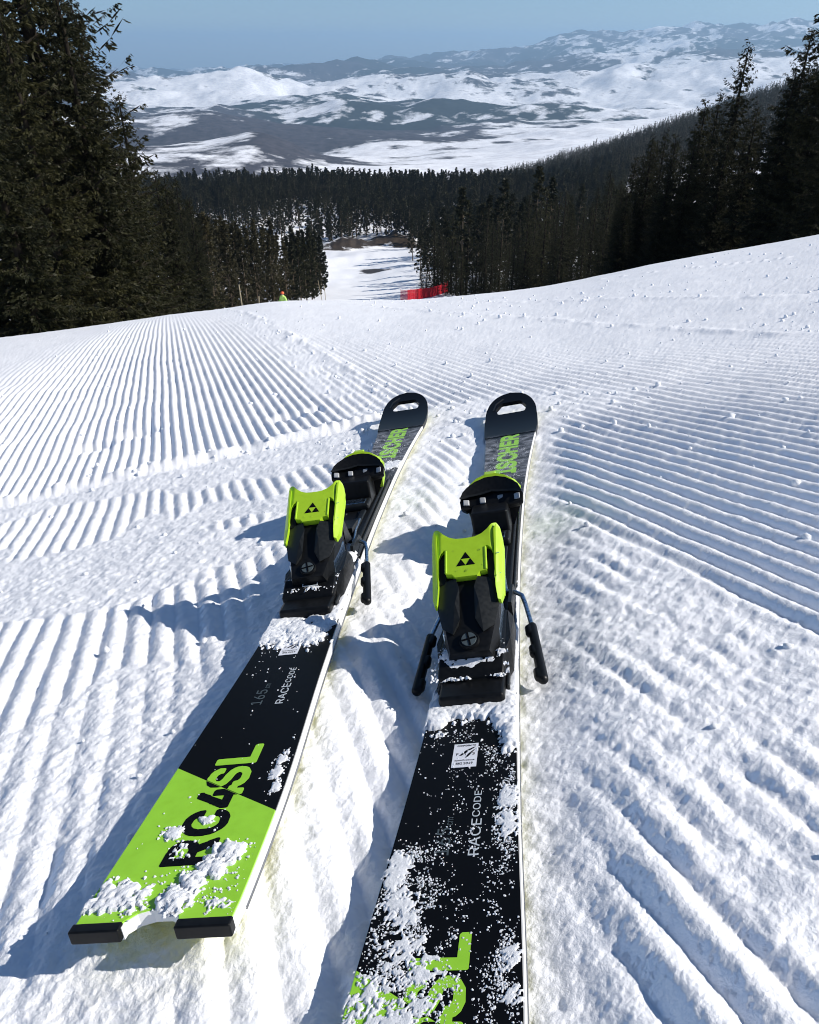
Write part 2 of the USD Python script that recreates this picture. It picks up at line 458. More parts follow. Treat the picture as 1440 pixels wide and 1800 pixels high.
def fine_relief(x, y, row_step):
    """Corduroy, trodden patches, lumps and grain of the piste near the camera (metres)."""
    q = GP[0] * x + GP[1] * y
    l = GL[0] * x + GL[1] * y
    r = np.hypot(x, y)
    n_big = fbm(p3(x, y, 1.6), 3, 3)
    n_mid = fbm(p3(x, y, 6.0), 3, 5)
    n_patch = fbm(p3(x, y, 11.0), 3, 9)
    n_lump = fbm(p3(x, y, 38.0), 3, 21)
    n_crumb = fbm(p3(x, y, 120.0), 2, 33)
    qq = q + 0.007 * (n_big - 0.5) + 0.004 * (n_mid - 0.5)
    u = qq / PITCH_G
    ridge = np.abs(np.sin(np.pi * u)) ** 1.25
    # how much of the corduroy is left
    a = np.ones_like(x)
    wob = 0.10 * (n_mid - 0.5) + 0.06 * (n_patch - 0.5)
    qb = q + wob
    band = smoothstep(0.40, 0.46, qb) * (1 - smoothstep(0.58, 0.64, qb))
    a *= 1 - band * (0.45 + 0.55 * smoothstep(0.42, 0.56, n_patch)) * smoothstep(1.6, 2.1, l)
    a *= 1 - (0.75 * smoothstep(1.58, 1.63, qb) * (1 - smoothstep(1.95, 2.1, qb)))
    a *= 1 - 0.8 * smoothstep(2.1, 2.2, qb)
    a *= 1 - smoothstep(-2.6, -4.2, q)
    # right of the right ski
    right = smoothstep(0.20, 0.27, qb) * (1 - smoothstep(0.47, 0.52, qb)) * smoothstep(0.02, 0.10, x) * smoothstep(1.35, 1.1, l)
    a *= 1 - right * (0.42 + 0.50 * smoothstep(0.40, 0.55, n_patch))
    # left of the left ski: a track crossing the corduroy and trodden snow below it
    below = smoothstep(0.03, -0.03, (y - 1.64) - 0.317 * (x + 0.89) + 0.06 * (n_mid - 0.5))
    left = below * smoothstep(0.02, -0.05, x + 0.03)
    strip = smoothstep(0.35, 0.47, np.sin(l * 11.5 + 5.0 * n_mid + 3.0 * x) * 0.5 + 0.5)
    nearleft = smoothstep(0.75, 0.60, l + 0.15 * (n_mid - .5))
    a *= 1 - left * np.clip(np.where(nearleft > 0.5, 0.35 + 0.3 * strip, 0.25 + 0.75 * strip), 0, 1)
    tread = np.clip(right * 0.8 + left * (0.35 + 0.5 * strip) + band * 0.8 * smoothstep(1.6, 2.1, l), 0, 1)
    # beside and between the skis
    zb = base_height(x, y)
    tl, tr_ = ski_local(0, x, y, zb)[0], ski_local(1, x, y, zb)[0]
    between = smoothstep(0.0, 0.03, tl) * smoothstep(0.0, -0.03, tr_) * smoothstep(0.70, 0.58, y)
    for k in (0, 1):
        A = SKI_T[k] + SKI_M[k] @ np.array([0, -0.8, 0]); B = SKI_T[k] + SKI_M[k] @ np.array([0, 0.75, 0])
        d = seg_dist(x, y, A[:2], B[:2])
        near = smoothstep(0.13, 0.06, d + 0.05 * (n_patch - 0.5))
        a *= 1 - near * (0.9 - 0.75 * between)
        tread = np.maximum(tread, near * (0.7 - 0.45 * between))
    tips = smoothstep(0.30, 0.14, np.hypot((x - 0.17) / 1.5, y - 1.70))
    a *= 1 - 0.85 * tips * smoothstep(0.35, 0.5, n_patch + 0.1)
    tread = np.maximum(tread, tips * 0.6)
    # grooves finer than the sheet's own steps are left out
    a *= np.clip(1.6 - row_step / (PITCH_G * 0.30), 0, 1)
    fade = np.clip(1.5 - r / 9.0, 0, 1)
    n_grain = fbm(p3(x, y, 420.0), 2, 47)
    z = 0.0085 * a * (ridge - 0.5) * (0.85 + 0.3 * n_mid)
    z += (0.016 * (n_big - 0.5) + 0.010 * (n_mid - 0.5)) * np.clip(r / 1.2, 0.25, 1.0)
    z += tread * (0.0065 * (n_patch - 0.5) + 0.0032 * (n_lump - 0.5) * fade)
    z += (0.0018 + 0.0022 * tread) * (n_crumb - 0.5) * fade
    z += 0.0025 * (n_lump - 0.5) * fade + 0.0011 * (n_grain - 0.5) * smoothstep(1.5, 0.6, r)
    # raised edges where one pass of the groomer meets the next, and the track's rim
    for q0, h0 in ((0.60, 0.007), (1.61, 0.006), (2.12, 0.006), (3.4, 0.01)):
        z += h0 * np.exp(-((qb - q0) / 0.022) ** 2) * smoothstep(0.35, 0.6, n_patch) * np.where(q0 < 1, smoothstep(1.6, 2.1, l), 1.0)
    z += 0.014 * np.exp(-(seg_dist(x, y, (-1.1, 1.575), (-0.10, 1.90)) / 0.018) ** 2) * smoothstep(0.32, 0.5, n_patch)
    z -= 0.010 * np.exp(-(seg_dist(x, y, (-1.1, 1.53), (-0.16, 1.83)) / 0.030) ** 2)
    for (fx, fy, s) in ((-0.93, 2.03, 0.055), (-0.83, 2.13, 0.06), (-0.36, 2.06, 0.05), (-0.28, 2.10, 0.03)):
        z -= 0.018 * np.exp(-(((x - fx) / s) ** 2 + ((y - fy) / (s * 0.8)) ** 2) ** 2) * np.clip(a, .3, 1)
    return z


def raise_to_skis(x, y, z):
    """the snow comes up to meet the skis"""
    for k in (0, 1):
        t, s, h = ski_local(k, x, y, z)
        floor = -thick(s) + rise(s) - 0.008
        z = z + np.clip(floor - h, -0.02, 0.03) * smoothstep(0.10, 0.0, np.abs(t) - half_width(s)) * smoothstep(-0.02, 0.08, s) * smoothstep(1.45, 1.25, s)
    return z


def bed(x, y, z):
    """presses the snow down under the skis so that they lie on it"""
    for k in (0, 1):
        t, s, h = ski_local(k, x, y, z)
        out = np.abs(t) - half_width(s)
        floor = -thick(s) + rise(s) - 0.0015
        top = floor + np.clip((out - 0.002) * 0.9, 0, 1) + 0.004 * smoothstep(0.001, 0.004, out)
        z = np.where((out < 0.06) & (s > -0.03) & (s < 1.63), z + np.minimum(top - h, 0), z)
    return z


def depth_of(y, z):
    return y * CP - z * SP


# rows: even steps down the view near the camera, then wider and wider
def crest_rows():
    ys = [-40, -12, -4, -1.5, -0.6, -0.25, -0.08, 0.0, 0.05, 0.09, 0.12]
    y = 0.14
    while y < 13.0:
        ys.append(y)
        D = 0.2477 + HEYE / y
        step = y * y * (1 + D * D) / HEYE * 0.00132
        y += min(max(step, 0.0006), 0.16)
    r = 13.0
    while r < 1500:
        ys.append(r)
        r *= 1.0165
    return np.array(ys)


rows = crest_rows()
cols = np.linspace(-1, 1, 801)
dep = np.maximum(depth_of(rows, base_height(np.zeros_like(rows), np.maximum(rows, 0.0))), 0.22)
half = 0.545 * dep * 1.06
extra = np.array([.05, .12, .25, .5, 1, 2, 4, 8, 16, 32, 64, 128, 256, 512])
X = np.concatenate([-(half[:, None] + extra[::-1][None]), half[:, None] * cols[None], half[:, None] + extra[None]], 1)
Y = np.repeat(rows[:, None], X.shape[1], 1)
Z = base_height(X, Y)
nearrow = rows < 16
row_step = np.abs(np.gradient(GP[0] * X + GP[1] * Y, axis=0))
col_step = np.gradient(X, axis=1) * GP[0]
step = np.maximum(row_step, np.abs(col_step))
Zn = raise_to_skis(X[nearrow], Y[nearrow], Z[nearrow]) + fine_relief(X[nearrow], Y[nearrow], step[nearrow]) * smoothstep(16, 12.5, Y[nearrow])
Zn = bed(X[nearrow], Y[nearrow], Zn)
Z[nearrow] = Zn
rr = np.hypot(X, Y)
Z += np.where(rr > 14, (fbm(p3(X, Y, 0.05), 4, 41) - 0.5) * np.clip((rr - 14) * 0.02, 0, 6), 0)


def ground_z(x, y):
    x, y = np.atleast_1d(np.asarray(x, float)), np.atleast_1d(np.asarray(y, float))
    r = np.hypot(x, y)
    return base_height(x, y) + np.where(r > 14, (fbm(p3(x, y, 0.05), 4, 41) - 0.5) * np.clip((r - 14) * 0.02, 0, 6), 0)


def at_pixel(px, r, py=400):
    ph = depress(px, py)[0]
    return r * math.sin(ph), r * math.cos(ph)


# bare earth: the bank at the end of the lower piste, the worn patch on it, litter under the far trees
earth = np.zeros_like(X)
for (px, r, sx, sr, w) in ((655, 208, 4.2, 9, 0.95), (670, 204, 3.4, 4, 0.8), (612, 282, 7, 6, 1.0), (642, 287, 8, 6, 1.0), (680, 294, 8, 8, 1.0), (706, 288, 6, 7, .9), (588, 277, 6, 5, .9), (730, 284, 6, 6, .8)):
    cx, cy = at_pixel(px, r)
    earth = np.maximum(earth, w * np.exp(-(((X - cx) / sx) ** 2 + ((Y - cy) / sr) ** 2) ** 1.5))
earth = np.maximum(earth, 0.30 * smoothstep(300, 400, rr))
for (px, r) in ((612, 282), (642, 287), (680, 294), (706, 288), (588, 277)):
    cx, cy = at_pixel(px, r + 5)
    Z += 2.0 * np.exp(-(((X - cx) / 8) ** 2 + ((Y - cy) / 5) ** 2) ** 2) * (0.4 + 1.2 * fbm(p3(X, Y, 0.3), 3, 19)) if abs(px - 650) < 200 else 0
V = np.stack([X, Y, Z], -1).reshape(-1, 3)
F = grid_faces(*X.shape)
n = vertex_normals(V, F)
g = usdkit.mesh(stage, "/World/snow_slope", (V, F), SNOW)
g.CreateNormalsAttr(Vt.Vec3fArray.FromNumpy(n.astype(np.float32))); g.SetNormalsInterpolation("vertex")
UsdGeom.PrimvarsAPI(g).CreatePrimvar("earth", T.FloatArray, "vertex").Set(Vt.FloatArray.FromNumpy(earth.ravel().astype(np.float32)))
tag(g, "groomed white ski slope with corduroy ridges, falling away to the forest", kind="structure")
print("slope", len(F), "triangles", X.shape)

# ------------------------------------------------------------------ the valley and the hills beyond
LAYERS = [
    (1300, [(0, 470), (1440, 470)]),
    (1600, [(0, 400), (1440, 400)]),
    (2000, [(0, 330), (300, 306), (600, 302), (800, 303), (1000, 292), (1440, 280)]),
    (2600, [(0, 290), (300, 262), (350, 258), (390, 252), (440, 236), (490, 246), (560, 268), (640, 274), (800, 266), (1000, 255), (1440, 250)]),
    (3000, [(0, 290), (300, 275), (430, 262), (560, 268), (700, 258), (850, 250), (1000, 243), (1440, 235)]),
    (4000, [(0, 190), (230, 200), (300, 187), (360, 185), (420, 201), (520, 214), (620, 226), (720, 232), (850, 235), (1000, 222), (1100, 208), (1440, 200)]),
    (4600, [(0, 215), (300, 209), (450, 222), (600, 222), (720, 222), (850, 222), (1000, 215), (1440, 205)]),
    (5500, [(0, 170), (230, 190), (400, 193), (500, 200), (600, 183), (700, 195), (760, 178), (850, 182), (950, 178), (1100, 190), (1440, 190)]),
    (6300, [(0, 178), (250, 188), (450, 186), (600, 178), (850, 190), (1000, 203), (1100, 205), (1440, 198)]),
    (8000, [(0, 150), (220, 145), (330, 132), (450, 124), (500, 147), (600, 150), (700, 146), (860, 138), (1000, 133), (1100, 125), (1220, 113), (1303, 105), (1380, 111), (1440, 112)]),
    (9000, [(0, 153), (220, 150), (330, 141), (450, 137), (600, 152), (700, 143), (860, 142), (1000, 140), (1100, 131), (1220, 123), (1440, 119)]),
    (11500, [(0, 140), (230, 141), (450, 129), (500, 121), (620, 115), (740, 117), (860, 126), (960, 105), (1053, 89), (1130, 85), (1222, 81), (1300, 85), (1440, 85)]),
    (12700, [(0, 146), (230, 146), (450, 136), (620, 124), (740, 122), (860, 128), (960, 110), (1053, 96), (1130, 91), (1222, 88), (1440, 90)]),
    (16000, [(0, 136), (300, 134), (470, 123), (600, 116), (740, 108), (860, 95), (936, 80), (993, 64), (1045, 53), (1118, 51), (1174, 40), (1222, 42), (1303, 46), (1384, 40), (1440, 45)]),
    (17500, [(0, 142), (300, 139), (600, 122), (860, 103), (993, 74), (1118, 60), (1174, 51), (1440, 54)]),
    (26000, [(0, 128), (300, 126), (500, 122), (720, 112), (860, 97), (1000, 86), (1440, 84)]),
    (30000, [(0, 140), (1440, 140)])]
vc = np.concatenate([np.linspace(-1500, -260, 14), np.linspace(-200, 1640, 420), np.linspace(1700, 3000, 14)])
vph = np.array([math.atan2((c - 720) / FPX, CP + (900 - 150) / FPX * SP) for c in vc])
vr = np.exp(np.linspace(math.log(1300), math.log(30000), 340))
lr = np.log([l[0] for l in LAYERS])
ld = np.array([[depress(c, np.interp(c, *np.array(l[1]).T))[1] for c in vc] for l in LAYERS])
ld = gaussian_filter1d(ld, 4.0, axis=1)
VD = PchipInterpolator(lr, ld, axis=0)(np.log(vr))
VX, VY = vr[:, None] * np.sin(vph)[None], vr[:, None] * np.cos(vph)[None]
pn = np.stack([VX / 900, VY / 900, 0 * VX], -1)
rid = 1 - np.abs(2 * fbm(pn * 0.9, 4, 71) - 1)
sz = np.minimum(VX * 0 + vr[:, None], 16000)
VZ = -vr[:, None] * VD + (fbm(pn, 5, 61) - 0.5) * sz * 0.024 + (rid - 0.75) * sz * 0.012 + (fbm(pn * 3.1 + 5, 4, 67) - 0.5) * np.minimum(sz, 9000) * 0.0105
# where the woods are
fn = fbm(pn * 1.1 + 7.7, 4, 81)
cx = vc[None] + 0 * VX
lv = np.log(vr)[:, None] + 0 * VX


def zone(r0, r1, x0, x1, val, sx=60.0, sr=0.05):
    return val * smoothstep(math.log(r0) - sr, math.log(r0) + sr, lv) * (1 - smoothstep(math.log(r1) - sr, math.log(r1) + sr, lv)) * smoothstep(x0 - sx, x0 + sx, cx) * (1 - smoothstep(x1 - sx, x1 + sx, cx))


forest = 0.17 + 0 * VX
forest += zone(1500, 3300, -900, 560, 0.42) + zone(2300, 2900, 380, 520, .25, 30) + zone(3100, 4700, -900, 640, 0.66) + zone(3300, 4600, 640, 860, 0.60, 40)
forest += zone(4600, 6600, -900, 900, 0.48) - zone(7000, 8600, -900, 520, 0.12) + zone(5000, 6000, 560, 1010, 0.15)
forest += zone(9000, 30000, -900, 2600, 0.42) + zone(10200, 17000, 450, 1000, 0.30) + zone(8400, 9600, 450, 900, 0.4)
forest += zone(2200, 2500, 560, 900, 0.25, 40) + zone(5900, 6500, 880, 1440, 0.45, 40, 0.02) + zone(4650, 4850, 560, 1300, 0.35, 50, 0.015)
forest += (fn - 0.5) * 1.35 + (fbm(pn * 3.3 + 1.7, 4, 83) - 0.5) * 1.0
slope_right = np.gradient(VZ, axis=1) / np.maximum(np.gradient(VX, axis=1), 1e-6)
forest += np.clip(slope_right * -1.2, -0.2, 0.2)
conifer = smoothstep(0.42, 0.6, fbm(pn * 0.7 + 3.1, 3, 91)) * 0.8 + 0.15
VV = np.stack([VX, VY, VZ], -1).reshape(-1, 3)
VF = grid_faces(*VX.shape)
vn = vertex_normals(VV, VF)
hm = usdkit.mesh(stage, "/World/hills", (VV, VF), HILLS)
hm.CreateNormalsAttr(Vt.Vec3fArray.FromNumpy(vn.astype(np.float32))); hm.SetNormalsInterpolation("vertex")
for k, a in (("forest", forest), ("conifer", conifer)):
    UsdGeom.PrimvarsAPI(hm).CreatePrimvar(k, T.FloatArray, "vertex").Set(Vt.FloatArray.FromNumpy(a.ravel().astype(np.float32)))
tag(hm, "snowy hills and dark woods of the broad valley far below", kind="structure")

HAZE_DENSITY = 7.4e-5
haze_mat = mat("pale_air", {"v": ("principled_volume", {"color": (0.52, 0.77, 1.0), "density": HAZE_DENSITY, "anisotropy": 0.2})}, [], None, "v.volume")
zlow = min(float(VZ.min()), float(Z.min())) - 1.0
hb = trimesh.creation.box(bounds=[[-34000, -3000, zlow - 40], [34000, 34000, max(float(VZ.max()), 130.0, float(Z.max())) + 30]])
tag(usdkit.mesh(stage, "/World/haze", hb, haze_mat), "pale blue haze over the valley", kind="stuff")


# ------------------------------------------------------------------ skis
def pieces(poly_t_s):
    return Polygon([(t, s) for t, s in poly_t_s])


def outline(inset=0.0, notch=True, hole=True):
    ss = np.concatenate([np.linspace(0.0, 1.5, 90), np.linspace(1.505, 1.65, 50)])
    w = half_width(ss)
    p = Polygon(np.concatenate([np.stack([w, ss], 1), np.stack([-w, ss], 1)[::-1]])).buffer(0)
    if notch:
        p = p.difference(Polygon([(-.0185, -.02), (-.0175, .004), (-.012, .0095), (-.004, .0122), (.006, .0122), (.0125, .009), (.0150, .003), (.0150, -.02)]))
    if hole:
        p = p.difference(HOLE)
    return p.buffer(-inset) if inset else p


HOLE = Polygon([(-.028, 1.552), (.030, 1.552), (.034, 1.578), (.022, 1.606), (-.020, 1.606), (-.033, 1.578)]).buffer(-.006).buffer(.0075)
LINE = ((-.0444, .1545), (.0490, .0968))
LA, LB = np.array(LINE[0]), np.array(LINE[1])
LD = LB - LA
GREEN_SIDE = Polygon([tuple(LA - LD), tuple(LB + LD), (.3, -.3), (-.3, -.3)])


def letters(text, s0, s1, t_base, t_top, bold=True):
    """lettering that runs from the tail to the tip with its head to the left, squeezed into s0..s1 and t_base..t_top"""
    p = text_poly(text, 1.0, bold)
    x0, y0, x1, y1 = p.bounds
    k = (s1 - s0) / (x1 - x0)
    ky = (t_base - t_top) / (y1 - y0)
    # x -> s, y -> -t
    return affinity.affine_transform(p, [0, -ky, k, 0, t_base + ky * y0, s0 - k * x0])


def upright(text, t0, t1, s0, s1, bold=True):
    p = text_poly(text, 1.0, bold)
    x0, y0, x1, y1 = p.bounds
    kx, ky = (t1 - t0) / (x1 - x0), (s1 - s0) / (y1 - y0)
    return affinity.affine_transform(p, [kx, 0, 0, ky, t0 - kx * x0, s0 - ky * y0])


def frost(v):
    s, t = v[:, 1], v[:, 0]
    f = smoothstep(1.415, 1.385, s) * smoothstep(1.02, 1.10, s) * 0.64
    f = np.maximum(f, 0.60 * smoothstep(.86, .95, s) * smoothstep(1.2, 1.1, s))
    f = np.maximum(f, 0.52 * smoothstep(1.47, 1.40, s) * smoothstep(1.35, 1.40, s))
    f = np.maximum(f, 0.40 * (s < .9))
    return f


INC_A, INC_B = np.array([.43, .03]), np.array([.55, .103])
INC_D = (INC_B - INC_A) / np.linalg.norm(INC_B - INC_A)
INC_N = np.array([-INC_D[1], INC_D[0]])
TOE_A, TOE_B = np.array([.800, .036]), np.array([.842, .082])
TOE_D = (TOE_B - TOE_A) / np.linalg.norm(TOE_B - TOE_A)
TOE_N = np.array([-TOE_D[1], TOE_D[0]])


def onto(mesh, A, D, N, bend=None):
    """lays a mesh drawn in (t, u, outward) in millimetres onto an inclined plane of the binding"""
    v = np.array(mesh.vertices) * 0.001
    if bend is not None:
        v = bend(v)
    out = np.stack([v[:, 0], A[0] + v[:, 1] * D[0] + v[:, 2] * N[0] - 0.8, A[1] + v[:, 1] * D[1] + v[:, 2] * N[1]], 1)
    return trimesh.Trimesh(out, mesh.faces, process=False)


def local(man):
    """manifold given in (t, s, h) metres to the ski's own frame"""
    m = tm(man) if not isinstance(man, trimesh.Trimesh) else man
    m = m.copy()
    m.apply_translation([0, -0.8, 0])
    return m


def make_ski(name, label, k):
    root = thing(name, label, "ski", SKI_M[k], SKI_T[k], group="pair of skis")
    R = str(root.GetPath())
    full = outline()
    D = ski_deform
    emit(R, "running_base", strips(full.buffer(-.0018), -.0122, -.0110), YELLOWBASE, 30, deform=D)
    for sgn in (-1, 1):
        ss = np.linspace(.02, 1.52, 90)
        w = half_width(ss)
        ring = Polygon(np.concatenate([np.stack([sgn * (w + .0002), ss], 1), np.stack([sgn * (w - .0017), ss], 1)[::-1]])).buffer(0)
        emit(R, "steel_edge", strips(ring, -.0121, -.0098), EDGE, 30, deform=D)
    emit(R, "sidewall", strips(full.buffer(-.0004), -.0109, -.0012), WHITESIDE, 30, deform=D)
    top = full.buffer(-.0012)
    capline = 1.405
    mid = top.intersection(sbox(-1, .0, 1, capline))
    emit(R, "top_sheet", strips(mid.difference(GREEN_SIDE), -.0012, .0), FROSTED, 30, deform=D, attrs={"frost": frost})
    emit(R, "tail_panel", strips(mid.intersection(GREEN_SIDE), -.0012, .0), LIME, 30, deform=D, label="lime green tail panel")
    tip = outline(-.0003).intersection(sbox(-1, capline, 1, 2))
    tipcap = strips(tip, -.0100, .0012)
    emit(R, "tip_cap", tipcap, FROSTED, 30, deform=D, attrs={"frost": lambda v: 0.55 * smoothstep(1.455, 1.41, v[:, 1])}, label="black plastic tip with a long hole")
    ridge = LineString([(-.040, 1.575), (-.034, 1.605), (-.018, 1.624)]).buffer(.0016)
    emit(R, "tip_rib", strips(ridge, .0012, .0024), GREYPLASTIC, 30, deform=D)
    # tail protectors, rounded round the end face
    for t0, t1 in ((-.0500, -.0185), (.0150, .0488)):
        m = rbox(t0, t1, -.0030, .0042, -.0098, .0006, .0012, 10)
        emit(R, "tail_protector", tm(m), PLASTIC, 40, deform=D)
    # lettering on the tail: black over lime, lime over black
    word = [("R", .0500, .0715), ("C", .0775, .1010), ("4", .1055, .1275), ("S", .1285, .1500), ("L", .1565, .1775)]
    for ch, s0, s1 in word:
        p = letters(ch, s0, s1, .0155, -.0145, False).buffer(.0017)
        for side, m_ in ((p.intersection(GREEN_SIDE.buffer(-.0004)), BLACK), (p.difference(GREEN_SIDE.buffer(.0004)), LIME)):
            if side.area > 4e-6:
                emit(R, "letter", strips(side, .00005, .00022), m_, False, deform=D)
    emit(R, "lettering", strips(letters("RACE", .2380, .2715, .0168, .0096, False), .00005, .0002), SILVER, False, deform=D)
    emit(R, "lettering", strips(letters("CODE", .2735, .3000, .0150, .0096, False), .00005, .0002), SILVER, False, deform=D)
    emit(R, "lettering", strips(letters("165", .2390, .2640, -.0030, -.0130, False), .00005, .0002), GREYPRINT, False, deform=D)
    emit(R, "lettering", strips(letters("cm", .2665, .2740, -.0030, -.0070, False), .00005, .0002), GREYPRINT, False, deform=D)
    emit(R, "lettering", strips(letters("ISCHER", 1.120, 1.402, .0180, -.0175, True).buffer(.0017), .00005, .00022), LIME, False, deform=D)
    st = emit(R, "sticker", extrude(sbox(-.0108, .3280, .0085, .3570), .00005, .00018), WHITEPRINT, False, deform=D, label="white conformity sticker")
    Sx = str(st.GetPath())
    swoosh = unary_union([Polygon([(-.0060, .3420), (-.0040, .3420), (.0015, .3475), (.0066, .3522), (.0048, .3520), (-.0010, .3482)]), Polygon([(-.0010, .3392), (.0012, .3400), (.0040, .3452), (.0066, .3496), (.0046, .3480), (.0012, .3440)])])
    prints = unary_union([upright("CONFORM TO", -.0082, .0066, .3535, .3554), upright("F", -.0082, -.0064, .3424, .3454), upright("I", -.0012, -.0004, .3424, .3454), upright("S", .0042, .0064, .3424, .3454),
                          swoosh, upright("Specifications", -.0088, .0066, .3352, .3372, False), upright("SKI 2019", -.0076, .0056, .3312, .3337)])
    emit(Sx, "lettering", strips(prints, .00018, .00030), BLACK, False, deform=D)

    # ---- binding plate and rails
    emit(R, "binding_plate", local(rbox(-.0285, .0285, .405, .965, .0002, .0130, .003)), PLASTIC, 35)
    for x0, x1 in ((-.0318, -.0288), (.0288, .0318)):
        emit(R, "rail", local(rbox(x0, x1, .425, .93, .0002, .0085, .001)), GREYPLASTIC, 35)
    for s_ in (.70, .735, .925):
        emit(R, "screw", local(m3.Manifold.cylinder(.0012, .0042, .0042, 18).translate((.012, s_, .0129))), EDGE, 35)
        emit(R, "screw", local(m3.Manifold.cylinder(.0012, .0042, .0042, 18).translate((-.012, s_, .0129))), EDGE, 35)
    af = emit(R, "sole_pad", local(rbox(-.024, .024, .742, .775, .0130, .0235, .003)), GREYPLASTIC, 35)
    emit(str(af.GetPath()), "slide_plate", local(rbox(-.018, .018, .747, .768, .0230, .0245, .0006)), STEEL, 35)
    for x0 in (-.021, .013):
        emit(R, "track_rib", local(rbox(x0, x0 + .008, .60, .735, .0125, .0170, .0015)), GREYPLASTIC, 35)

    # ---- toe piece
    toe = f"{R}/{numbered(R, 'toe_piece')}"
    UsdGeom.Xform.Define(stage, toe)
    face = [(-38, 12), (-39, 22), (-36, 32), (-29, 43), (-18, 51.5), (-4, 56), (11, 56), (24, 52), (35, 43.5), (42, 32), (45, 22), (44, 12), (39, 9), (24, 9.5), (12, 10), (0, 11), (-12, 12), (-24, 12.5), (-32, 9)]
    shell = extrude(Polygon(face).buffer(-1.5).buffer(1.5), -9, 0)
    # the wing: face plus a domed shell running forward
    def dome(u0, u1, w0, w1, d0, d1):
        return None
    fv = np.array(face, float) * .001
    pts = []
    for (sc, ds) in ((1.0, 0.0), (0.93, .020), (0.72, .050), (0.55, .080)):
        for t, u in fv[2:11]:
            s0 = TOE_A[0] + u * TOE_D[0]; h0 = TOE_A[1] + u * TOE_D[1]
            pts.append((t * sc, s0 + ds + .004, .015 + (h0 - .015) * (1 - 0.62 * (ds / .08) ** 1.3)))
        pts.append((-.027 * sc, .80 + ds + .02, .013)); pts.append((.027 * sc, .80 + ds + .02, .013))
    body = hull(pts)
    under = rbox(-.024, .024, .775, .835, .012, .05, .003)
    emit(toe, "toe_housing", local(tm(body)), PLASTIC, 28)
    emit(toe, "toe_pedestal", local(under), PLASTIC, 35)
    emit(toe, "toe_wing", onto(shell, TOE_A, TOE_D, TOE_N, bend=lambda v: v + np.stack([0 * v[:, 0], 0 * v[:, 0], 0.010 * np.clip(1 - (v[:, 0] / .036) ** 2, 0, 1) * 0 + 0.006 * (v[:, 0] / .036) ** 2], 1)), PLASTIC, 30)
    lip = LineString([(-37, 26), (-25, 29), (-11, 31), (4, 34), (17, 31.5), (30, 29), (43, 25)]).buffer(1.3)
    bendw = lambda v: v + np.stack([0 * v[:, 0], 0 * v[:, 0], 0.006 * (v[:, 0] / .036) ** 2], 1)
    brow = Polygon([(-37.5, 27), (-25, 30), (-11, 32), (4, 35), (17, 32.5), (30, 30), (43.5, 26), (40, 36), (33, 43), (23, 50.5), (10, 54.5), (-4, 54.5), (-17, 50), (-28, 42), (-34, 35)])
    emit(toe, "toe_brow", onto(fine(extrude(brow, 0, 4.5), 6), TOE_A, TOE_D, TOE_N, bendw), PLASTIC, 25)
    emit(toe, "lip", onto(fine(extrude(lip, 4.0, 5.6), 5), TOE_A, TOE_D, TOE_N, bendw), GREYPLASTIC, 30)
    for cx_, cu, w_ in ((-30.5, 20.5, 3.9), (-9, 22.5, 3.9), (15, 22.5, 4.2), (37, 19.5, 3.9)):
        pad = tm(rbox((cx_ - w_) * 1, (cx_ + w_) * 1, cu - 4.2, cu + 4.2, 0.0, 3.4, 1.2))
        emit(toe, "roller_pad", onto(pad, TOE_A, TOE_D, TOE_N, bendw), PADGREY, 40)
    # lime shell that shows as a rim round the top and runs down the right side
    gp = []
    for (sc, ds, dh) in ((0.90, .006, .0040), (1.0, .018, .0020), (0.86, .045, .0015), (0.62, .085, .001)):
        for t, u in fv[3:10]:
            s0 = TOE_A[0] + u * TOE_D[0]; h0 = TOE_A[1] + u * TOE_D[1]
            gp.append((t * sc, s0 + ds + .003, .015 + (h0 + dh - .015) * (1 - 0.60 * (ds / .085) ** 1.3)))
    gp += [(-.030, .86, .014), (.031, .86, .014), (.026, .925, .014), (-.026, .925, .014)]
    emit(toe, "toe_cover", local(tm(hull(gp) - rbox(-.1, .1, .5, .832, -.1, .2, .001) )), LIMEPLASTIC, 28, label="lime green shell of the toe piece")
    emit(toe, "release_window", local(rbox(-.006, .010, .845, .862, .070, .0795, .0015)), LIMEPLASTIC, 35)

    # ---- heel piece
    heel = f"{R}/{numbered(R, 'heel_piece')}"
    UsdGeom.Xform.Define(stage, heel)
    O = lambda m_, b=None: onto(m_, INC_A, INC_D, INC_N, b)

    def fold(v):
        a = np.abs(v[:, 0])
        v = v.copy()
        v[:, 2] -= 0.010 * np.clip((a - .024) / .012, 0, 1.4) ** 1.6
        v[:, 2] += 0.003 * np.clip((v[:, 1] - .128) / .02, 0, 1) ** 1.5 * np.clip((a - .012) / .02, 0, 1)
        return v
    sym = lambda pts_: pts_ + [(-t, u) for t, u in pts_[::-1]]
    coverpoly = Polygon(sym([(0, 135.0), (9, 135.4), (16, 138.0), (22, 142.5), (27, 148.0), (31, 150.0), (34.0, 146.5), (35.2, 138), (34.8, 120), (34.2, 96), (33.2, 70), (31.0, 62), (28.6, 62), (27.4, 74), (26.9, 88),
                             (26.9, 114), (24.5, 120), (21.5, 123), (19.6, 123), (19.6, 94.5), (13.5, 93.5), (10.5, 89.5), (0, 89.5)]))
    cover = O(fine(extrude(coverpoly, -3.5, 4.0), 4.5), fold)
    emit(heel, "heel_cover", cover, LIMEPLASTIC, 32, label="lime green heel lever")
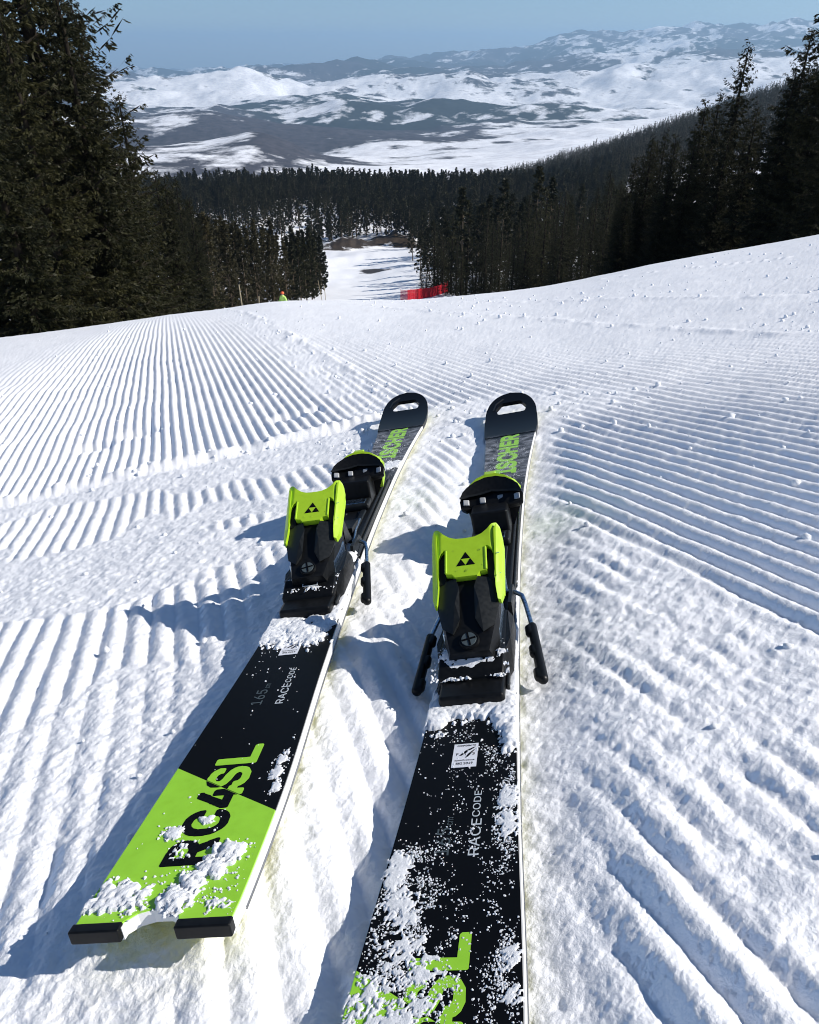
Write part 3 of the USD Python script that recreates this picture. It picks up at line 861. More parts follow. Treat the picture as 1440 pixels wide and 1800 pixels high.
    # recess walls beside the middle panel
    for sg in (-1, 1):
        emit(heel, "panel_rib", O(tm(rbox(min(sg * 18.2, sg * 20.4), max(sg * 18.2, sg * 20.4), 95, 122, 2.0, 5.0, .8))), LIMEPLASTIC, 35)
        emit(heel, "slot", O(extrude(sbox(min(sg * 20, sg * 27.2), 86, max(sg * 20, sg * 27.2), 122), -4.5, -1.0)), PLASTIC, 35)
        # side wings of the lever, folding down towards the ski
        U = lambda t, u, o: (sg * t * .001, INC_A[0] + u * .001 * INC_D[0] + o * .001 * INC_N[0], INC_A[1] + u * .001 * INC_D[1] + o * .001 * INC_N[1])
        wing = [U(27.8, 76, 2.2), U(27.6, 100, 3.6), U(28.5, 141, 6.0), U(31, 146.5, 6.0), U(34.4, 144, -2), U(35.4, 136, -6.5), U(35.2, 110, -7.5), U(34.4, 90, -6.5), U(33, 74, -3.5), U(30.8, 71, -1),
                U(27.8, 72, -3), U(28.5, 138, -3), U(34, 72, -11), U(36, 128, -13)]
        emit(heel, "side_wing", local(tm(hull(wing))), LIMEPLASTIC, 25)
    tri = lambda cx_, cy_, b, h_: Polygon([(cx_ - b / 2, cy_), (cx_ + b / 2, cy_), (cx_, cy_ + h_)])
    for cx_, cy_ in ((-4.55, 102.2), (4.55, 102.2), (0.0, 110.2)):
        emit(heel, "emblem_triangle", O(extrude(tri(cx_, cy_, 8.9, 7.6), 4.0, 4.3)), BLACK, False)
    # tower: centre block and two faceted cheeks
    up = lambda t, u, o: (t, INC_A[0] + u * INC_D[0] + o * INC_N[0], INC_A[1] + u * INC_D[1] + o * INC_N[1])
    m_ = .001
    core = [up(t * m_, u * m_, o * m_) for t, u, o in ((-17, 12, -2), (18, 12, -2), (-17, 34, -2), (18, 34, -2), (-26, 60, -6), (28, 60, -6), (-25, 94, -4), (27, 94, -4), (-25, 125, -5), (25, 125, -5))] + \
           [(t, s_, .013) for t in (-.024, .024) for s_ in (.452, .552)]
    emit(heel, "heel_tower", local(tm(hull(core))), PLASTIC, 20)
    for sg in (-1, 1):
        ch = [up(sg * t * m_, u * m_, o * m_) for t, u, o in ((10.5, 90, 1.5), (7, 78, 3.0), (11, 61, 4.0), (7, 44, 2.0), (14, 30, 0.5), (24, 38, -2.0), (29, 60, -4.0), (27, 88, -2.5))]
        ch += [up(sg * t * m_, u * m_, o * m_) for t, u, o in ((12, 88, -8), (12, 34, -8), (27, 60, -12), (25, 86, -10))]
        emit(heel, "cheek", local(tm(hull(ch))), GREYPLASTIC, 15)
    boss = m3.Manifold.cylinder(3.0, 9.2, 8.6, 32).translate((0.6, 23.2, -2.0))
    emit(heel, "screw_boss", O(tm(boss)), PLASTIC, 35)
    disc = m3.Manifold.cylinder(0.8, 6.8, 6.6, 32).translate((0.6, 23.2, 1.0))
    sc_ = emit(heel, "adjusting_screw", O(tm(disc)), GREYPRINT, 35)
    cross = m3.Manifold.cube((13.0, 1.7, 0.5), True) + m3.Manifold.cube((1.7, 13.0, 0.5), True)
    emit(str(sc_.GetPath()), "cross_slot", O(tm(cross.translate((0, 0, 0)).rotate((0, 0, 12)).translate((0.6, 23.2, 2.0)))), BLACK, False)
    # base block of the heel, its label frame, side flanges and steel bracket
    blk = m3.Manifold.batch_hull([m3.Manifold.sphere(.0025, 8).translate((t, s_, h_)) for t, s_, h_ in
                                  ((-.0270, .4325, .005), (.0245, .4325, .005), (-.0285, .4345, .0155), (.026, .4345, .0155), (-.0275, .452, .026), (.0275, .452, .026), (-.0275, .53, .026), (.0275, .53, .026), (-.0275, .53, .005), (.0275, .53, .005), (.031, .475, .022), (.031, .53, .022), (-.031, .475, .022), (-.031, .53, .022))])
    emit(heel, "base_block", local(tm(blk)), PLASTIC, 30)
    fr = Polygon([(-8, -5), (8, -5), (8, 5), (-8, 5)]).buffer(1.0)
    fr = fr.difference(fr.buffer(-1.1))
    fm = extrude(affinity.translate(fr, 0.8, 0), 0, .8)
    fm.vertices = np.stack([fm.vertices[:, 0] * .001, .4475 + fm.vertices[:, 1] * .001 * 0.85 - .8, .0253 + fm.vertices[:, 1] * .001 * .45 + fm.vertices[:, 2] * .001], 1)
    emit(heel, "scale_window", fm, SILVER, 30)
    emit(heel, "flange", local(hull([(.0290, .437, .004), (.0345, .455, .004), (.0345, .53, .004), (.0290, .53, .004), (.0300, .452, .027), (.0345, .475, .028), (.0345, .53, .020), (.0300, .53, .028)])), PLASTIC, 25)
    emit(heel, "flange", local(hull([(-.0290, .437, .004), (-.0345, .455, .004), (-.0345, .53, .004), (-.0290, .53, .004), (-.0300, .452, .027), (-.0345, .475, .028), (-.0345, .53, .020), (-.0300, .53, .028)])), PLASTIC, 25)
    emit(heel, "steel_bracket", local(rbox(.0205, .0265, .470, .535, .026, .040, .0012)), STEEL, 30)
    emit(heel, "steel_bracket", local(rbox(-.0265, -.0205, .470, .535, .026, .040, .0012)), STEEL, 30)
    for h_, s0, s1 in ((.0295, .560, .60),):
        emit(heel, "heel_cup", local(hull([(-.024, .555, .060), (.024, .555, .060), (-.020, .585, .050), (.020, .585, .050), (-.024, .555, .028), (.024, .555, .028), (-.022, .600, .020), (.022, .600, .020)])), PLASTIC, 25)
    # ---- brake
    for sg in (-1, 1):
        if k == 0 and sg < 0:
            continue
        arm = f"{R}/{numbered(R, 'brake_arm')}"
        UsdGeom.Xform.Define(stage, arm)
        wire = [(sg * .026, .600, .016), (sg * .0345, .594, .0165), (sg * .0410, .588, .0150), (sg * .0440, .575, .0120), (sg * .0520, .520, .0085)]
        emit(arm, "wire", local(tube(wire, .0024, 14)), STEEL, 50)
        a, b = np.array([sg * .0510, .526, .0090]), np.array([sg * .0585, .457, -.0085])
        d = (b - a) / np.linalg.norm(b - a)
        bl = [tube([a, b], [.0046, .0050], 16)]
        for f_ in (.10, .50, .93):
            c_ = a + (b - a) * f_ + np.array([-sg * .0034, 0, .001])
            bl.append(tube([c_ - d * .004, c_ + d * .004], [.0040, .0042], 12))
        emit(arm, "brake_grip", local(m3.Manifold.batch_boolean(bl, m3.OpType.Add)), PLASTIC, 40)
        emit(R, "brake_lever", local(hull([(sg * .0290, .548, .010), (sg * .0325, .548, .010), (sg * .0290, .615, .012), (sg * .0325, .615, .012), (sg * .0290, .552, .026), (sg * .0325, .552, .026), (sg * .0290, .60, .024), (sg * .0325, .60, .024)])), GREYPLASTIC, 25)
    emit(R, "brake_pedal", local(hull([(-.022, .612, .030), (.022, .612, .030), (-.020, .668, .024), (.020, .668, .024), (-.022, .612, .024), (.022, .612, .024), (-.020, .668, .018), (.020, .668, .018)])), PLASTIC, 25)
    for sg in (-1, 1):
        emit(R, "pedal_wire", local(tube([(sg * .024, .600, .016), (sg * .020, .640, .018), (sg * .018, .690, .0165)], .0022, 10)), STEEL, 50)
    return root


make_ski("ski", "black ski with its whole lime green tail in view, the left one of the pair", 0)
make_ski("ski", "black ski whose tail runs out of the bottom of the picture, the right one", 1)

# ------------------------------------------------------------------ snow lying on the skis


def heap(k, name, label, blobs, thickness, seed, cell=.0009, z0=0.0, rough=1.0, grit=0.35, kind=None, cat="snow", lift=None, group=None):
    """a clot of snow on ski k: blobs (t, s, rt, rs, weight) say where, in the ski's own metres"""
    b = np.array(blobs, float)
    t0, t1 = (b[:, 0] - b[:, 2] * 1.6).min(), (b[:, 0] + b[:, 2] * 1.6).max()
    s0, s1 = (b[:, 1] - b[:, 3] * 1.6).min(), (b[:, 1] + b[:, 3] * 1.6).max()
    t, s = np.meshgrid(np.arange(t0, t1, cell), np.arange(s0, s1, cell))
    m = np.zeros_like(t)
    for bt, bs, rt, rs, w in b:
        m = np.maximum(m, w * np.exp(-((np.abs(t - bt) / rt) ** 2.5 + (np.abs(s - bs) / rs) ** 2.5) * 0.7))
    q = np.stack([t * 1000, s * 1000, 0 * t + seed * 3.3], -1)
    n1, n2, n3 = fbm(q / 9.0, 3, seed), fbm(q / 3.6, 3, seed + 7), fbm(q / 1.5, 2, seed + 13)
    e = m - 0.42 - 0.9 * rough * (n1 - 0.5) - 1.0 * rough * (n2 - 0.5) - grit * (n3 - 0.5)
    lim = half_width(s) - 0.0005
    e = np.where(np.abs(t) > lim, np.minimum(e, 0.12 - (np.abs(t) - lim) * 120), e)
    h = thickness * np.sqrt(np.clip(e, 0, 1.5)) * (0.75 + 0.5 * n2) + 0.0019 * (n3 - 0.35) * (e > 0)
    h = np.where(e > 0, np.maximum(h, .0002), -.0006)
    good = e > 0
    keep = good[:-1, :-1] | good[1:, :-1] | good[:-1, 1:] | good[1:, 1:]
    f = grid_faces(*t.shape, keep)
    zz = h + rise(s) + z0 + (lift(t, s) if lift else 0.0)
    v = np.stack([t, s - 0.8, zz], -1).reshape(-1, 3)
    used, inv = np.unique(f, return_inverse=True)
    v, f = v[used], inv.reshape(-1, 3)
    v = v @ SKI_M[k].T + SKI_T[k]
    p = emit("/World", name, (v, f), LOOSE, True)
    tag(p, label, cat, group, kind)
    return p


heap(0, "snow_clump", "wet snow clump on the left corner of the lime ski tail", [(-.034, .024, .012, .012, .9), (-.022, .020, .009, .009, .75), (-.044, .016, .008, .006, .7)], .0050, 1, grit=0.9)
heap(0, "snow_clump", "long bent snow clump across the first letter on the lime ski tail", [(.006, .020, .009, .009, .9), (.014, .033, .009, .010, .92), (.022, .045, .010, .009, .96), (.029, .057, .010, .009, .96), (.021, .062, .008, .005, .8)], .0060, 2, grit=0.9)
heap(0, "snow_clump", "small snow clot between letters and left edge of the lime tail", [(-.019, .080, .006, .005, .8)], .0022, 3, cell=.0005, rough=1.5, grit=1.5)
heap(0, "snow_clump", "tiny snow clot lying in the second letter of the lime tail", [(.001, .092, .0045, .004, .8)], .002, 4, cell=.0005, rough=1.5, grit=1.5)
heap(0, "snow_clump", "flat snow clot beside the corner of the right tail protector", [(.036, .013, .008, .005, .75)], .002, 5, cell=.0006, rough=1.3, grit=1.1)
heap(0, "snow_clump", "thin snow clot on the head of the first letter of the lime tail", [(-.007, .064, .006, .006, .66)], .0025, 6, cell=.0006, rough=1.3, grit=1.1)
heap(0, "snow_clump", "snow specks along the right edge of the left ski, past the lime panel", [(.038, .158, .004, .008, .8), (.038, .140, .005, .008, .9), (.041, .124, .004, .007, .8)], .0016, 7, cell=.0006, grit=1.3)
heap(0, "snow_clump", "band of snow behind the heel piece of the left ski", [(-.030, .400, .016, .045, 1.0), (-.010, .418, .022, .022, 1.05), (.015, .418, .022, .022, 1.05), (.0, .375, .034, .030, .85), (.030, .41, .008, .03, .9)], .006, 8)
heap(1, "snow_clump", "band of snow behind the heel piece of the right ski", [(-.031, .405, .013, .024, 1.05), (-.012, .414, .020, .020, 1.1), (.010, .414, .020, .020, 1.1), (.028, .400, .012, .034, 1.0), (.033, .368, .007, .024, .85)], .0072, 9)
heap(1, "snow_clump", "snow patch at the right edge of the right ski beside the silver lettering", [(.034, .290, .006, .014, .9), (.035, .268, .007, .016, .9)], .0016, 10, cell=.0006, grit=1.3)
heap(1, "snow_clump", "snow patch at the left edge of the right ski below the grey number", [(-.036, .225, .007, .014, .9), (-.030, .205, .010, .010, .8)], .0016, 11, cell=.0006, grit=1.3)
heap(1, "snow_clump", "broad crusty snow spread over the lower left of the right ski", [(-.026, .190, .012, .014, .53), (-.022, .170, .014, .014, .56), (-.016, .152, .017, .013, .57), (-.012, .136, .016, .011, .53)], .0013, 12, cell=.0006, grit=1.5)
heap(1, "snow_clump", "crusty snow covering the lime corner of the right ski", [(-.034, .137, .012, .013, .66), (-.022, .118, .020, .012, .72), (-.010, .104, .022, .010, .68), (-.030, .090, .022, .014, .6)], .0018, 13, cell=.0007, grit=1.2)
heap(1, "snow_clump", "small snow patch at the right edge of the right ski beside the last letter", [(.040, .165, .006, .010, .75), (.040, .140, .006, .008, .7)], .0014, 14, cell=.0006, grit=1.4)
heap(0, "snow_clump", "snow packed on the base block of the left heel piece", [(.004, .452, .018, .012, 1.0), (-.016, .449, .010, .008, .8)], .0024, 15, grit=1.4, cell=.0006, z0=.0272, lift=lambda t, s: np.clip((s - .452) * .75, -.006, 0.0))
heap(1, "snow_clump", "snow packed on the base block of the right heel piece", [(-.002, .442, .022, .009, 1.0), (-.022, .452, .006, .012, .75)], .0018, 16, grit=1.5, rough=1.2, cell=.0006, z0=.0246, lift=lambda t, s: np.clip((s - .446) * .75, -.009, .004))
heap(1, "snow_clump", "snow lump in front of the heel lever of the right ski", [(-.016, .625, .012, .014, 1.0), (-.004, .618, .010, .010, .95), (.010, .612, .008, .008, .9)], .010, 17, z0=.024)
heap(0, "snow_clump", "snow lump beside the brake wire of the left ski", [(.022, .575, .009, .014, 1.0), (.028, .548, .006, .02, .9)], .008, 18, z0=.013)
heap(1, "snow_clump", "snow strip along the right rail of the right binding", [(.034, .60, .003, .05, 1.0), (.034, .50, .003, .06, .95), (.033, .44, .004, .02, 1.0)], .003, 19, z0=.0015)
heap(0, "snow_clump", "snow strip along the right rail of the left binding", [(.033, .50, .003, .06, 1.0), (.033, .44, .004, .03, 1.05)], .003, 20, z0=.0015)
heap(0, "snow_clump", "thin snow at the foot of the left toe piece, by the green lettering", [(.020, 1.06, .018, .03, .85)], .0022, 21)


def flakes(k, name, label, blobs, n, seed, size=(.0004, .0011), on_plate=False):
    """single grains of snow strewn over ski k"""
    g_ = np.random.default_rng(seed)
    b = np.array(blobs, float)
    w = b[:, 4] * b[:, 2] * b[:, 3]
    i = g_.choice(len(b), n, p=w / w.sum())
    t = b[i, 0] + b[i, 2] * g_.normal(0, .6, n)
    s = b[i, 1] + b[i, 3] * g_.normal(0, .6, n)
    cl = fbm(np.stack([t * 110, s * 110, 0 * t + seed], -1), 3, seed)
    ok = (np.abs(t) < half_width(s) - .002) & (s > .012) & (s < 1.47) & (cl + g_.uniform(-.10, .10, n) > .525)
    t, s = t[ok], s[ok]
    n = len(t)
    base = trimesh.creation.icosahedron()
    r = g_.uniform(0, 1, n) ** 2.2 * (size[1] - size[0]) + size[0]
    bv = np.array(base.vertices)[None] * g_.uniform(.6, 1.3, (n, 12, 1)) * r[:, None, None]
    bv[..., 2] *= .7
    v = bv + np.stack([t, s - .8, rise(s) + r * .25], -1)[:, None]
    f = (np.array(base.faces)[None] + 12 * np.arange(n)[:, None, None]).reshape(-1, 3)
    v = v.reshape(-1, 3) @ SKI_M[k].T + SKI_T[k]
    tag(emit("/World", name, (v, f), LOOSE, False), label, "snow", None, "stuff")


flakes(0, "snow_grains", "snow grains strewn over the left ski", [(0, .30, .03, .09, .25), (-.01, .02, .04, .02, 2.2), (.02, .035, .03, .03, 2.0), (.038, .14, .006, .03, 4), (0, .10, .04, .06, .15), (-.028, .33, .006, .05, 1.2), (0, 1.2, .03, .12, 1.2)], 1500, 5)
flakes(1, "snow_grains", "snow grains strewn over the right ski", [(-.020, .17, .022, .06, 5.0), (-.03, .22, .012, .03, 6.0), (.034, .27, .010, .05, 5), (0, .25, .035, .10, .55), (.02, .34, .02, .04, 1.3), (.035, .16, .01, .05, 4), (0, .36, .035, .04, .8), (-.01, .11, .03, .03, 4), (0, 1.2, .03, .12, 1.0)], 13000, 6, size=(.0003, .0009))

WATER = mat("melt_water", {"p": ("principled_bsdf", {"base_color": (1.0, 1.0, 1.0), "roughness": 0.02, "ior": 1.33, "transmission_weight": 1.0})}, [], "p.BSDF")
for k in (0, 1):
    dv, df, nd = [], [], 0
    ic = trimesh.creation.icosphere(2, 1.0)
    for t, u, r_ in ((14, 119, 1.3), (-9, 97, .9), (1, 96.5, 1.5), (-12, 121, .6), (16, 101, .7), (31, 112, 1.4), (32, 88, .9), (-14, 131, .6)):
        c = np.array([t * .001, INC_A[0] + u * .001 * INC_D[0] + .0041 * INC_N[0] - .8, INC_A[1] + u * .001 * INC_D[1] + .0041 * INC_N[1]])
        if t > 30:
            c[2] += .0005; c[0] += .0005
        v_ = np.array(ic.vertices) * r_ * .001
        v_[:, 2] *= .5
        dv.append((v_ + c) @ SKI_M[k].T + SKI_T[k]); df.append(np.array(ic.faces) + nd); nd += len(v_)
    tag(emit("/World", "water_drops", (np.concatenate(dv), np.concatenate(df)), WATER, True), ["melt water drops on the lime heel lever of the left ski", "melt water drops on the lime heel lever of the right ski"][k], "water", None, "stuff")

# lumps strewn over the groomed snow
g_ = np.random.default_rng(21)
cand_y = np.exp(g_.uniform(math.log(.25), math.log(9.0), 60000))
cand_x = g_.uniform(-.62, .62, len(cand_y)) * depth_of(cand_y, base_height(0 * cand_y, cand_y)) * 1.05
q_ = GP[0] * cand_x + GP[1] * cand_y
l_ = GL[0] * cand_x + GL[1] * cand_y
pr = 0.012 + 0.10 * np.exp(-((q_ - .56) / .10) ** 2) * (l_ > 1.6) + 0.10 * np.exp(-((q_ - 1.68) / .12) ** 2) + 0.10 * np.exp(-((q_ - 2.2) / .15) ** 2) + 0.022 * (q_ > .6) + .10 * (np.hypot((cand_x - .17) / 1.4, cand_y - 1.72) < .3)
pr += 0.20 * np.exp(-(np.abs((cand_y - 1.64) - 0.317 * (cand_x + 0.89)) / .05) ** 2) * (cand_x < 0)
pr *= smoothstep(0.3, 1.6, cand_y) * 0.9 + 0.1
pr *= 0.6 + 1.2 * (fbm(p3(cand_x, cand_y, 7.0), 3, 55) > .55)
for k in (0, 1):
    t_, s_, h_ = ski_local(k, cand_x, cand_y, base_height(cand_x, cand_y))
    pr = np.where((np.abs(t_) < half_width(s_) + .012) & (s_ > -.03) & (s_ < 1.68), 0, pr)
ok = g_.uniform(0, 1, len(pr)) < pr
cx_, cy_ = cand_x[ok], cand_y[ok]
nl = len(cx_)
rad = (0.0012 + 0.0075 * g_.uniform(0, 1, nl) ** 4) * np.clip(0.45 + cy_ / 4.5, .45, 1.25)
st_ = np.full(nl, 0.002)
cz_ = raise_to_skis(cx_, cy_, base_height(cx_, cy_)) + fine_relief(cx_, cy_, st_)
cz_ = bed(cx_, cy_, cz_)
ico = trimesh.creation.icosahedron()
bv = np.array(ico.vertices)[None] * (0.65 + 0.7 * noise(np.array(ico.vertices)[None] * 1.7 + g_.uniform(0, 99, (nl, 1, 3)), 3))[..., None]
bv = bv * rad[:, None, None] * g_.uniform(.8, 1.3, (nl, 1, 3))
vv = bv + np.stack([cx_, cy_, cz_ + rad * .35], -1)[:, None]
ff = (np.array(ico.faces)[None] + len(ico.vertices) * np.arange(nl)[:, None, None]).reshape(-1, 3)
tag(emit("/World", "snow_crumbs", (vv.reshape(-1, 3), ff), LOOSE, True), "small snow crumbs strewn over the groomed piste", "snow", None, "stuff")
print("crumbs", nl)


# ------------------------------------------------------------------ trees
def strip_tris(a, b, w):
    """thin kites from a to b, w wide: two triangles each"""
    d = b - a
    d /= np.linalg.norm(d, axis=1, keepdims=True) + 1e-9
    side = np.cross(d, rng.normal(size=a.shape))
    side /= np.linalg.norm(side, axis=1, keepdims=True) + 1e-9
    m = a + (b - a) * .45
    v = np.stack([a, m + side * w[:, None], b, m - side * w[:, None]], 1).reshape(-1, 3)
    i = 4 * np.arange(len(a))[:, None]
    return v, np.concatenate([i + [0, 1, 2], i + [0, 2, 3]])


def trunk_mesh(H, r0, wob, seed, sides=9, n=14, top=0.98):
    g = np.random.default_rng(seed)
    z = np.linspace(-.6, H * top, n)
    cxy = np.cumsum(g.normal(0, wob, (n, 2)), 0) * .3
    cxy -= cxy[0]
    r = r0 * (1 - np.clip(z / H, 0, 1)) ** .8 + .012
    r[0] *= 1.3
    a = np.arange(sides) * 2 * math.pi / sides
    v = np.stack([cxy[:, None, 0] + r[:, None] * np.cos(a), cxy[:, None, 1] + r[:, None] * np.sin(a), z[:, None] + 0 * a], -1).reshape(-1, 3)
    f = []
    for i in range(n - 1):
        for j in range(sides):
            f.append((i * sides + j, i * sides + (j + 1) % sides, (i + 1) * sides + (j + 1) % sides))
            f.append((i * sides + j, (i + 1) * sides + (j + 1) % sides, (i + 1) * sides + j))
    return (v, np.array(f)), (z, cxy)


def spruce(H, R, seed, whorl=.36, twigs=46, tris=9, sparse=0.0, low=.03):
    """dense spruce: boughs in whorls that droop, each carrying hanging twigs of needles"""
    g = np.random.default_rng(seed)
    trunk, (tz, tc) = trunk_mesh(H, .017 * H, .05, seed)
    A, B, W = [], [], []
    LA_, LB_, LW = [], [], []
    z = H * low
    while z < H * .985:
        f_ = z / H
        L0 = R * (1 - f_) ** .78 * (0.55 + 0.45 * min(1, f_ / .12)) + .10
        nb = max(4, int(9 * (1 - f_) ** .3))
        a0 = g.uniform(0, 6.28)
        for k in range(nb):
            if g.uniform() < sparse:
                continue
            L = L0 * g.uniform(.62, 1.15)
            az = a0 + 6.283 * k / nb + g.normal(0, .16)
            zz = z + g.normal(0, whorl * .3)
            pitch = np.interp(f_, [0, .5, .85, 1], [-.42, -.18, .25, .9]) + g.normal(0, .12)
            t = np.linspace(0, 1, 7)
            rr_ = L * t
            hh = zz + L * (math.sin(pitch) * t - .12 * np.sin(math.pi * t) + .16 * t ** 3)
            cx0, cy0 = np.interp(zz, tz, tc[:, 0]), np.interp(zz, tz, tc[:, 1])
            P = np.stack([cx0 + rr_ * math.cos(az), cy0 + rr_ * math.sin(az), hh], 1)
            LA_.append(P[:-1]); LB_.append(P[1:]); LW.append(np.full(6, .006 + .006 * L))
            m = max(5, int(twigs * (L / R) ** .9))
            tt = g.uniform(.02, 1.0, m) ** .8
            base = np.stack([np.interp(tt, t, P[:, i]) for i in range(3)], 1)
            out = np.array([math.cos(az), math.sin(az), 0])
            sd = np.array([-math.sin(az), math.cos(az), 0])
            sg = np.where(np.arange(m) % 2 == 0, 1, -1)
            ln = (.20 + .26 * (1 - tt)) * (.55 + .45 * L / R) * g.uniform(.6, 1.25, m) * (1.0 if H > 9 else .85)
            d = out[None] * g.uniform(.35, .95, (m, 1)) + sd[None] * (sg * g.uniform(.35, 1.0, m))[:, None] + np.array([0, 0, 1])[None] * g.uniform(-.85, -.05, (m, 1))
            d /= np.linalg.norm(d, axis=1, keepdims=True)
            for j in range(tris):
                jit = g.normal(0, .25, (m, 3))
                dd = d + jit
                dd /= np.linalg.norm(dd, axis=1, keepdims=True)
                st0 = base + d * ln[:, None] * g.uniform(0, .55, (m, 1))
                A.append(st0); B.append(st0 + dd * (ln * g.uniform(.34, .66, m))[:, None]); W.append(ln * g.uniform(.07, .145, m) * (1.15 - .45 * tt))
        z += whorl * (1.0 - .45 * f_) * g.uniform(.8, 1.2)
    # leader
    v, f = strip_tris(np.concatenate(A), np.concatenate(B), np.concatenate(W))
    v2, f2 = strip_tris(np.concatenate(LA_), np.concatenate(LB_), np.concatenate(LW))
    return trunk, (v, f), (v2, f2)


def pine(H, R, seed, clumps=80, per=16, low=.30, w=.17):
    """forest pine: a bare trunk below, an uneven crown of needle tufts above"""
    g = np.random.default_rng(seed)
    trunk, (tz, tc) = trunk_mesh(H, .011 * H, .06, seed, 6, 8, .97)
    A, B, W, LA_, LB_, LW = [], [], [], [], [], []
    for k in range(clumps):
        f_ = low + (1 - low) * (k + g.uniform()) / clumps
        rel = (f_ - low) / (1 - low)
        Rz = R * (math.sin(math.pi * min(1, .18 + .82 * rel)) ** .7 * (1 - .55 * rel)) + .08
        az = g.uniform(0, 6.283)
        rr_ = Rz * g.uniform(.25, 1.0)
        c = np.array([rr_ * math.cos(az), rr_ * math.sin(az), H * f_ + g.normal(0, .1)])
        o = np.array([0, 0, H * f_ - .25 * rr_])
        LA_.append(o[None]); LB_.append(c[None]); LW.append([.02 + .01 * R])
        d = g.normal(0, 1, (per, 3)); d[:, 2] *= .6
        d /= np.linalg.norm(d, axis=1, keepdims=True)
        L = g.uniform(.35, .75, per) * (.35 + .22 * R)
        A.append(c + d * L[:, None] * -.25); B.append(c + d * L[:, None]); W.append(L * w * g.uniform(.9, 2.4, per))
    for k in range(5):
        h_ = H * g.uniform(.05, max(low, .1))
        az = g.uniform(0, 6.283)
        LA_.append(np.array([[0, 0, h_]])); LB_.append(np.array([[.7 * math.cos(az), .7 * math.sin(az), h_ - .15]])); LW.append([.012])
    v, f = strip_tris(np.concatenate(A), np.concatenate(B), np.concatenate(W))
    v2, f2 = strip_tris(np.concatenate(LA_), np.concatenate(LB_), np.concatenate(LW))
    return trunk, (v, f), (v2, f2)


KIND = {}


def plant(kind, build, leaf, bark, x, y, scale, turn, name, label, cat="tree", group=None, dz=0.0, tilt=0.0, tdir=0.0):
    z = float(ground_z(x, y)[0]) + dz
    M = rotz(turn, scale, tilt, tdir)
    p = thing(name, label, cat, M, (x, y, z), group)
    if kind not in KIND:
        trunk, leaves, limbs = build()
        R = str(p.GetPath())
        emit(R, "trunk", trunk, bark, True)
        R_crown = emit(R, "crown", leaves, leaf, False)
        tag(emit(R, "limbs", limbs, bark, False), kind="stuff")
        tag(R_crown, kind="stuff")
        KIND[kind] = p.GetPath()
    else:
        p.GetReferences().AddInternalReference(KIND[kind])
        p.SetInstanceable(True)
    return p


SPR = {"a": lambda: spruce(15.0, 3.3, 101), "b": lambda: spruce(13.0, 2.7, 102), "c": lambda: spruce(10.5, 2.2, 103, sparse=.06), "d": lambda: spruce(12.0, 2.3, 104, whorl=.40, sparse=.08, twigs=30)}


def spr(kind, px, r, scale, label, dz=0.0, turn=None, group=None):
    x, y = at_pixel(px, r)
    return plant("spruce_" + kind, SPR[kind], SPRUCE, BARK, x, y, scale, rng.uniform(0, 6.28) if turn is None else turn, "spruce_tree", label, group=group, dz=dz)


# the wall of spruces on the left
spr("a", 128, 23.0, 1.05, "tall dense spruce whose ragged right side cuts into the sky at upper left")
spr("b", 20, 20.0, 1.10, "dense spruce at the left border of the picture, in front of the others")
spr("d", 178, 29.0, 1.02, "thin open-crowned spruce letting the sky through, beside the tall left one")
spr("a", -70, 22.0, 1.0, "dense spruce cut by the left border of the picture")
spr("c", 205, 27.0, .95, "dark spruce right of the tallest left one, its top below the hills")
spr("b", 250, 36.0, .78, "spruce leaning out from the left wall of trees above the brownish pines")
spr("c", 90, 18.0, .62, "low spruce at the foot of the left tree wall, next to the snow edge")
spr("c", 285, 44.0, .80, "rightmost spruce of the dark left tree wall")
spr("c", 240, 30.0, .62, "short spruce in front, low at the right end of the left tree wall")
spr("b", 320, 60.0, .80, "spruce behind the left tree wall, above the brownish pines")
spr("b", 180, 20.0, .62, "bushy spruce at the snow edge in the middle of the left tree wall")
spr("c", 300, 36.0, .66, "dark low spruce where the left tree wall meets the brownish pines")
spr("a", 60, 30.0, 1.1, "tall spruce standing behind the two foremost ones on the left")
spr("c", 20, 16.0, .55, "low spruce at the left border just above the snow")
spr("b", 340, 52.0, .62, "short dense spruce beside the first brownish pines")
# the dark group on the right
spr("d", 1432, 33.0, 1.32, "tallest dark spruce at the right border, its top out of the picture")
spr("b", 1465, 31.0, .98, "black shaded spruce filling the right border")
spr("b", 1255, 42.0, .80, "pointed dark spruce standing free against the snowy hills on the right")
spr("c", 1300, 40.0, .66, "shaded spruce between the pointed one and the right border")
spr("b", 1370, 37.0, .60, "dense shaded spruce in front of the tallest right one")
spr("c", 1165, 46.0, .74, "small dark spruce with a forked top left of the pointed right one")
spr("c", 1115, 48.0, .70, "outermost dark spruce at the left end of the right group")
spr("c", 1205, 40.0, .78, "low bushy spruce under the pointed one on the right")
spr("c", 1095, 42.0, .52, "lowest spruce at the left foot of the right group by the snow edge")
spr("c", 1340, 32.0, .62, "short shaded spruce at the snow edge under the right group")
spr("c", 1250, 34.0, .55, "short shaded spruce at the snow edge below the pointed one")
spr("c", 1160, 37.0, .55, "short shaded spruce at the snow edge below the forked one")

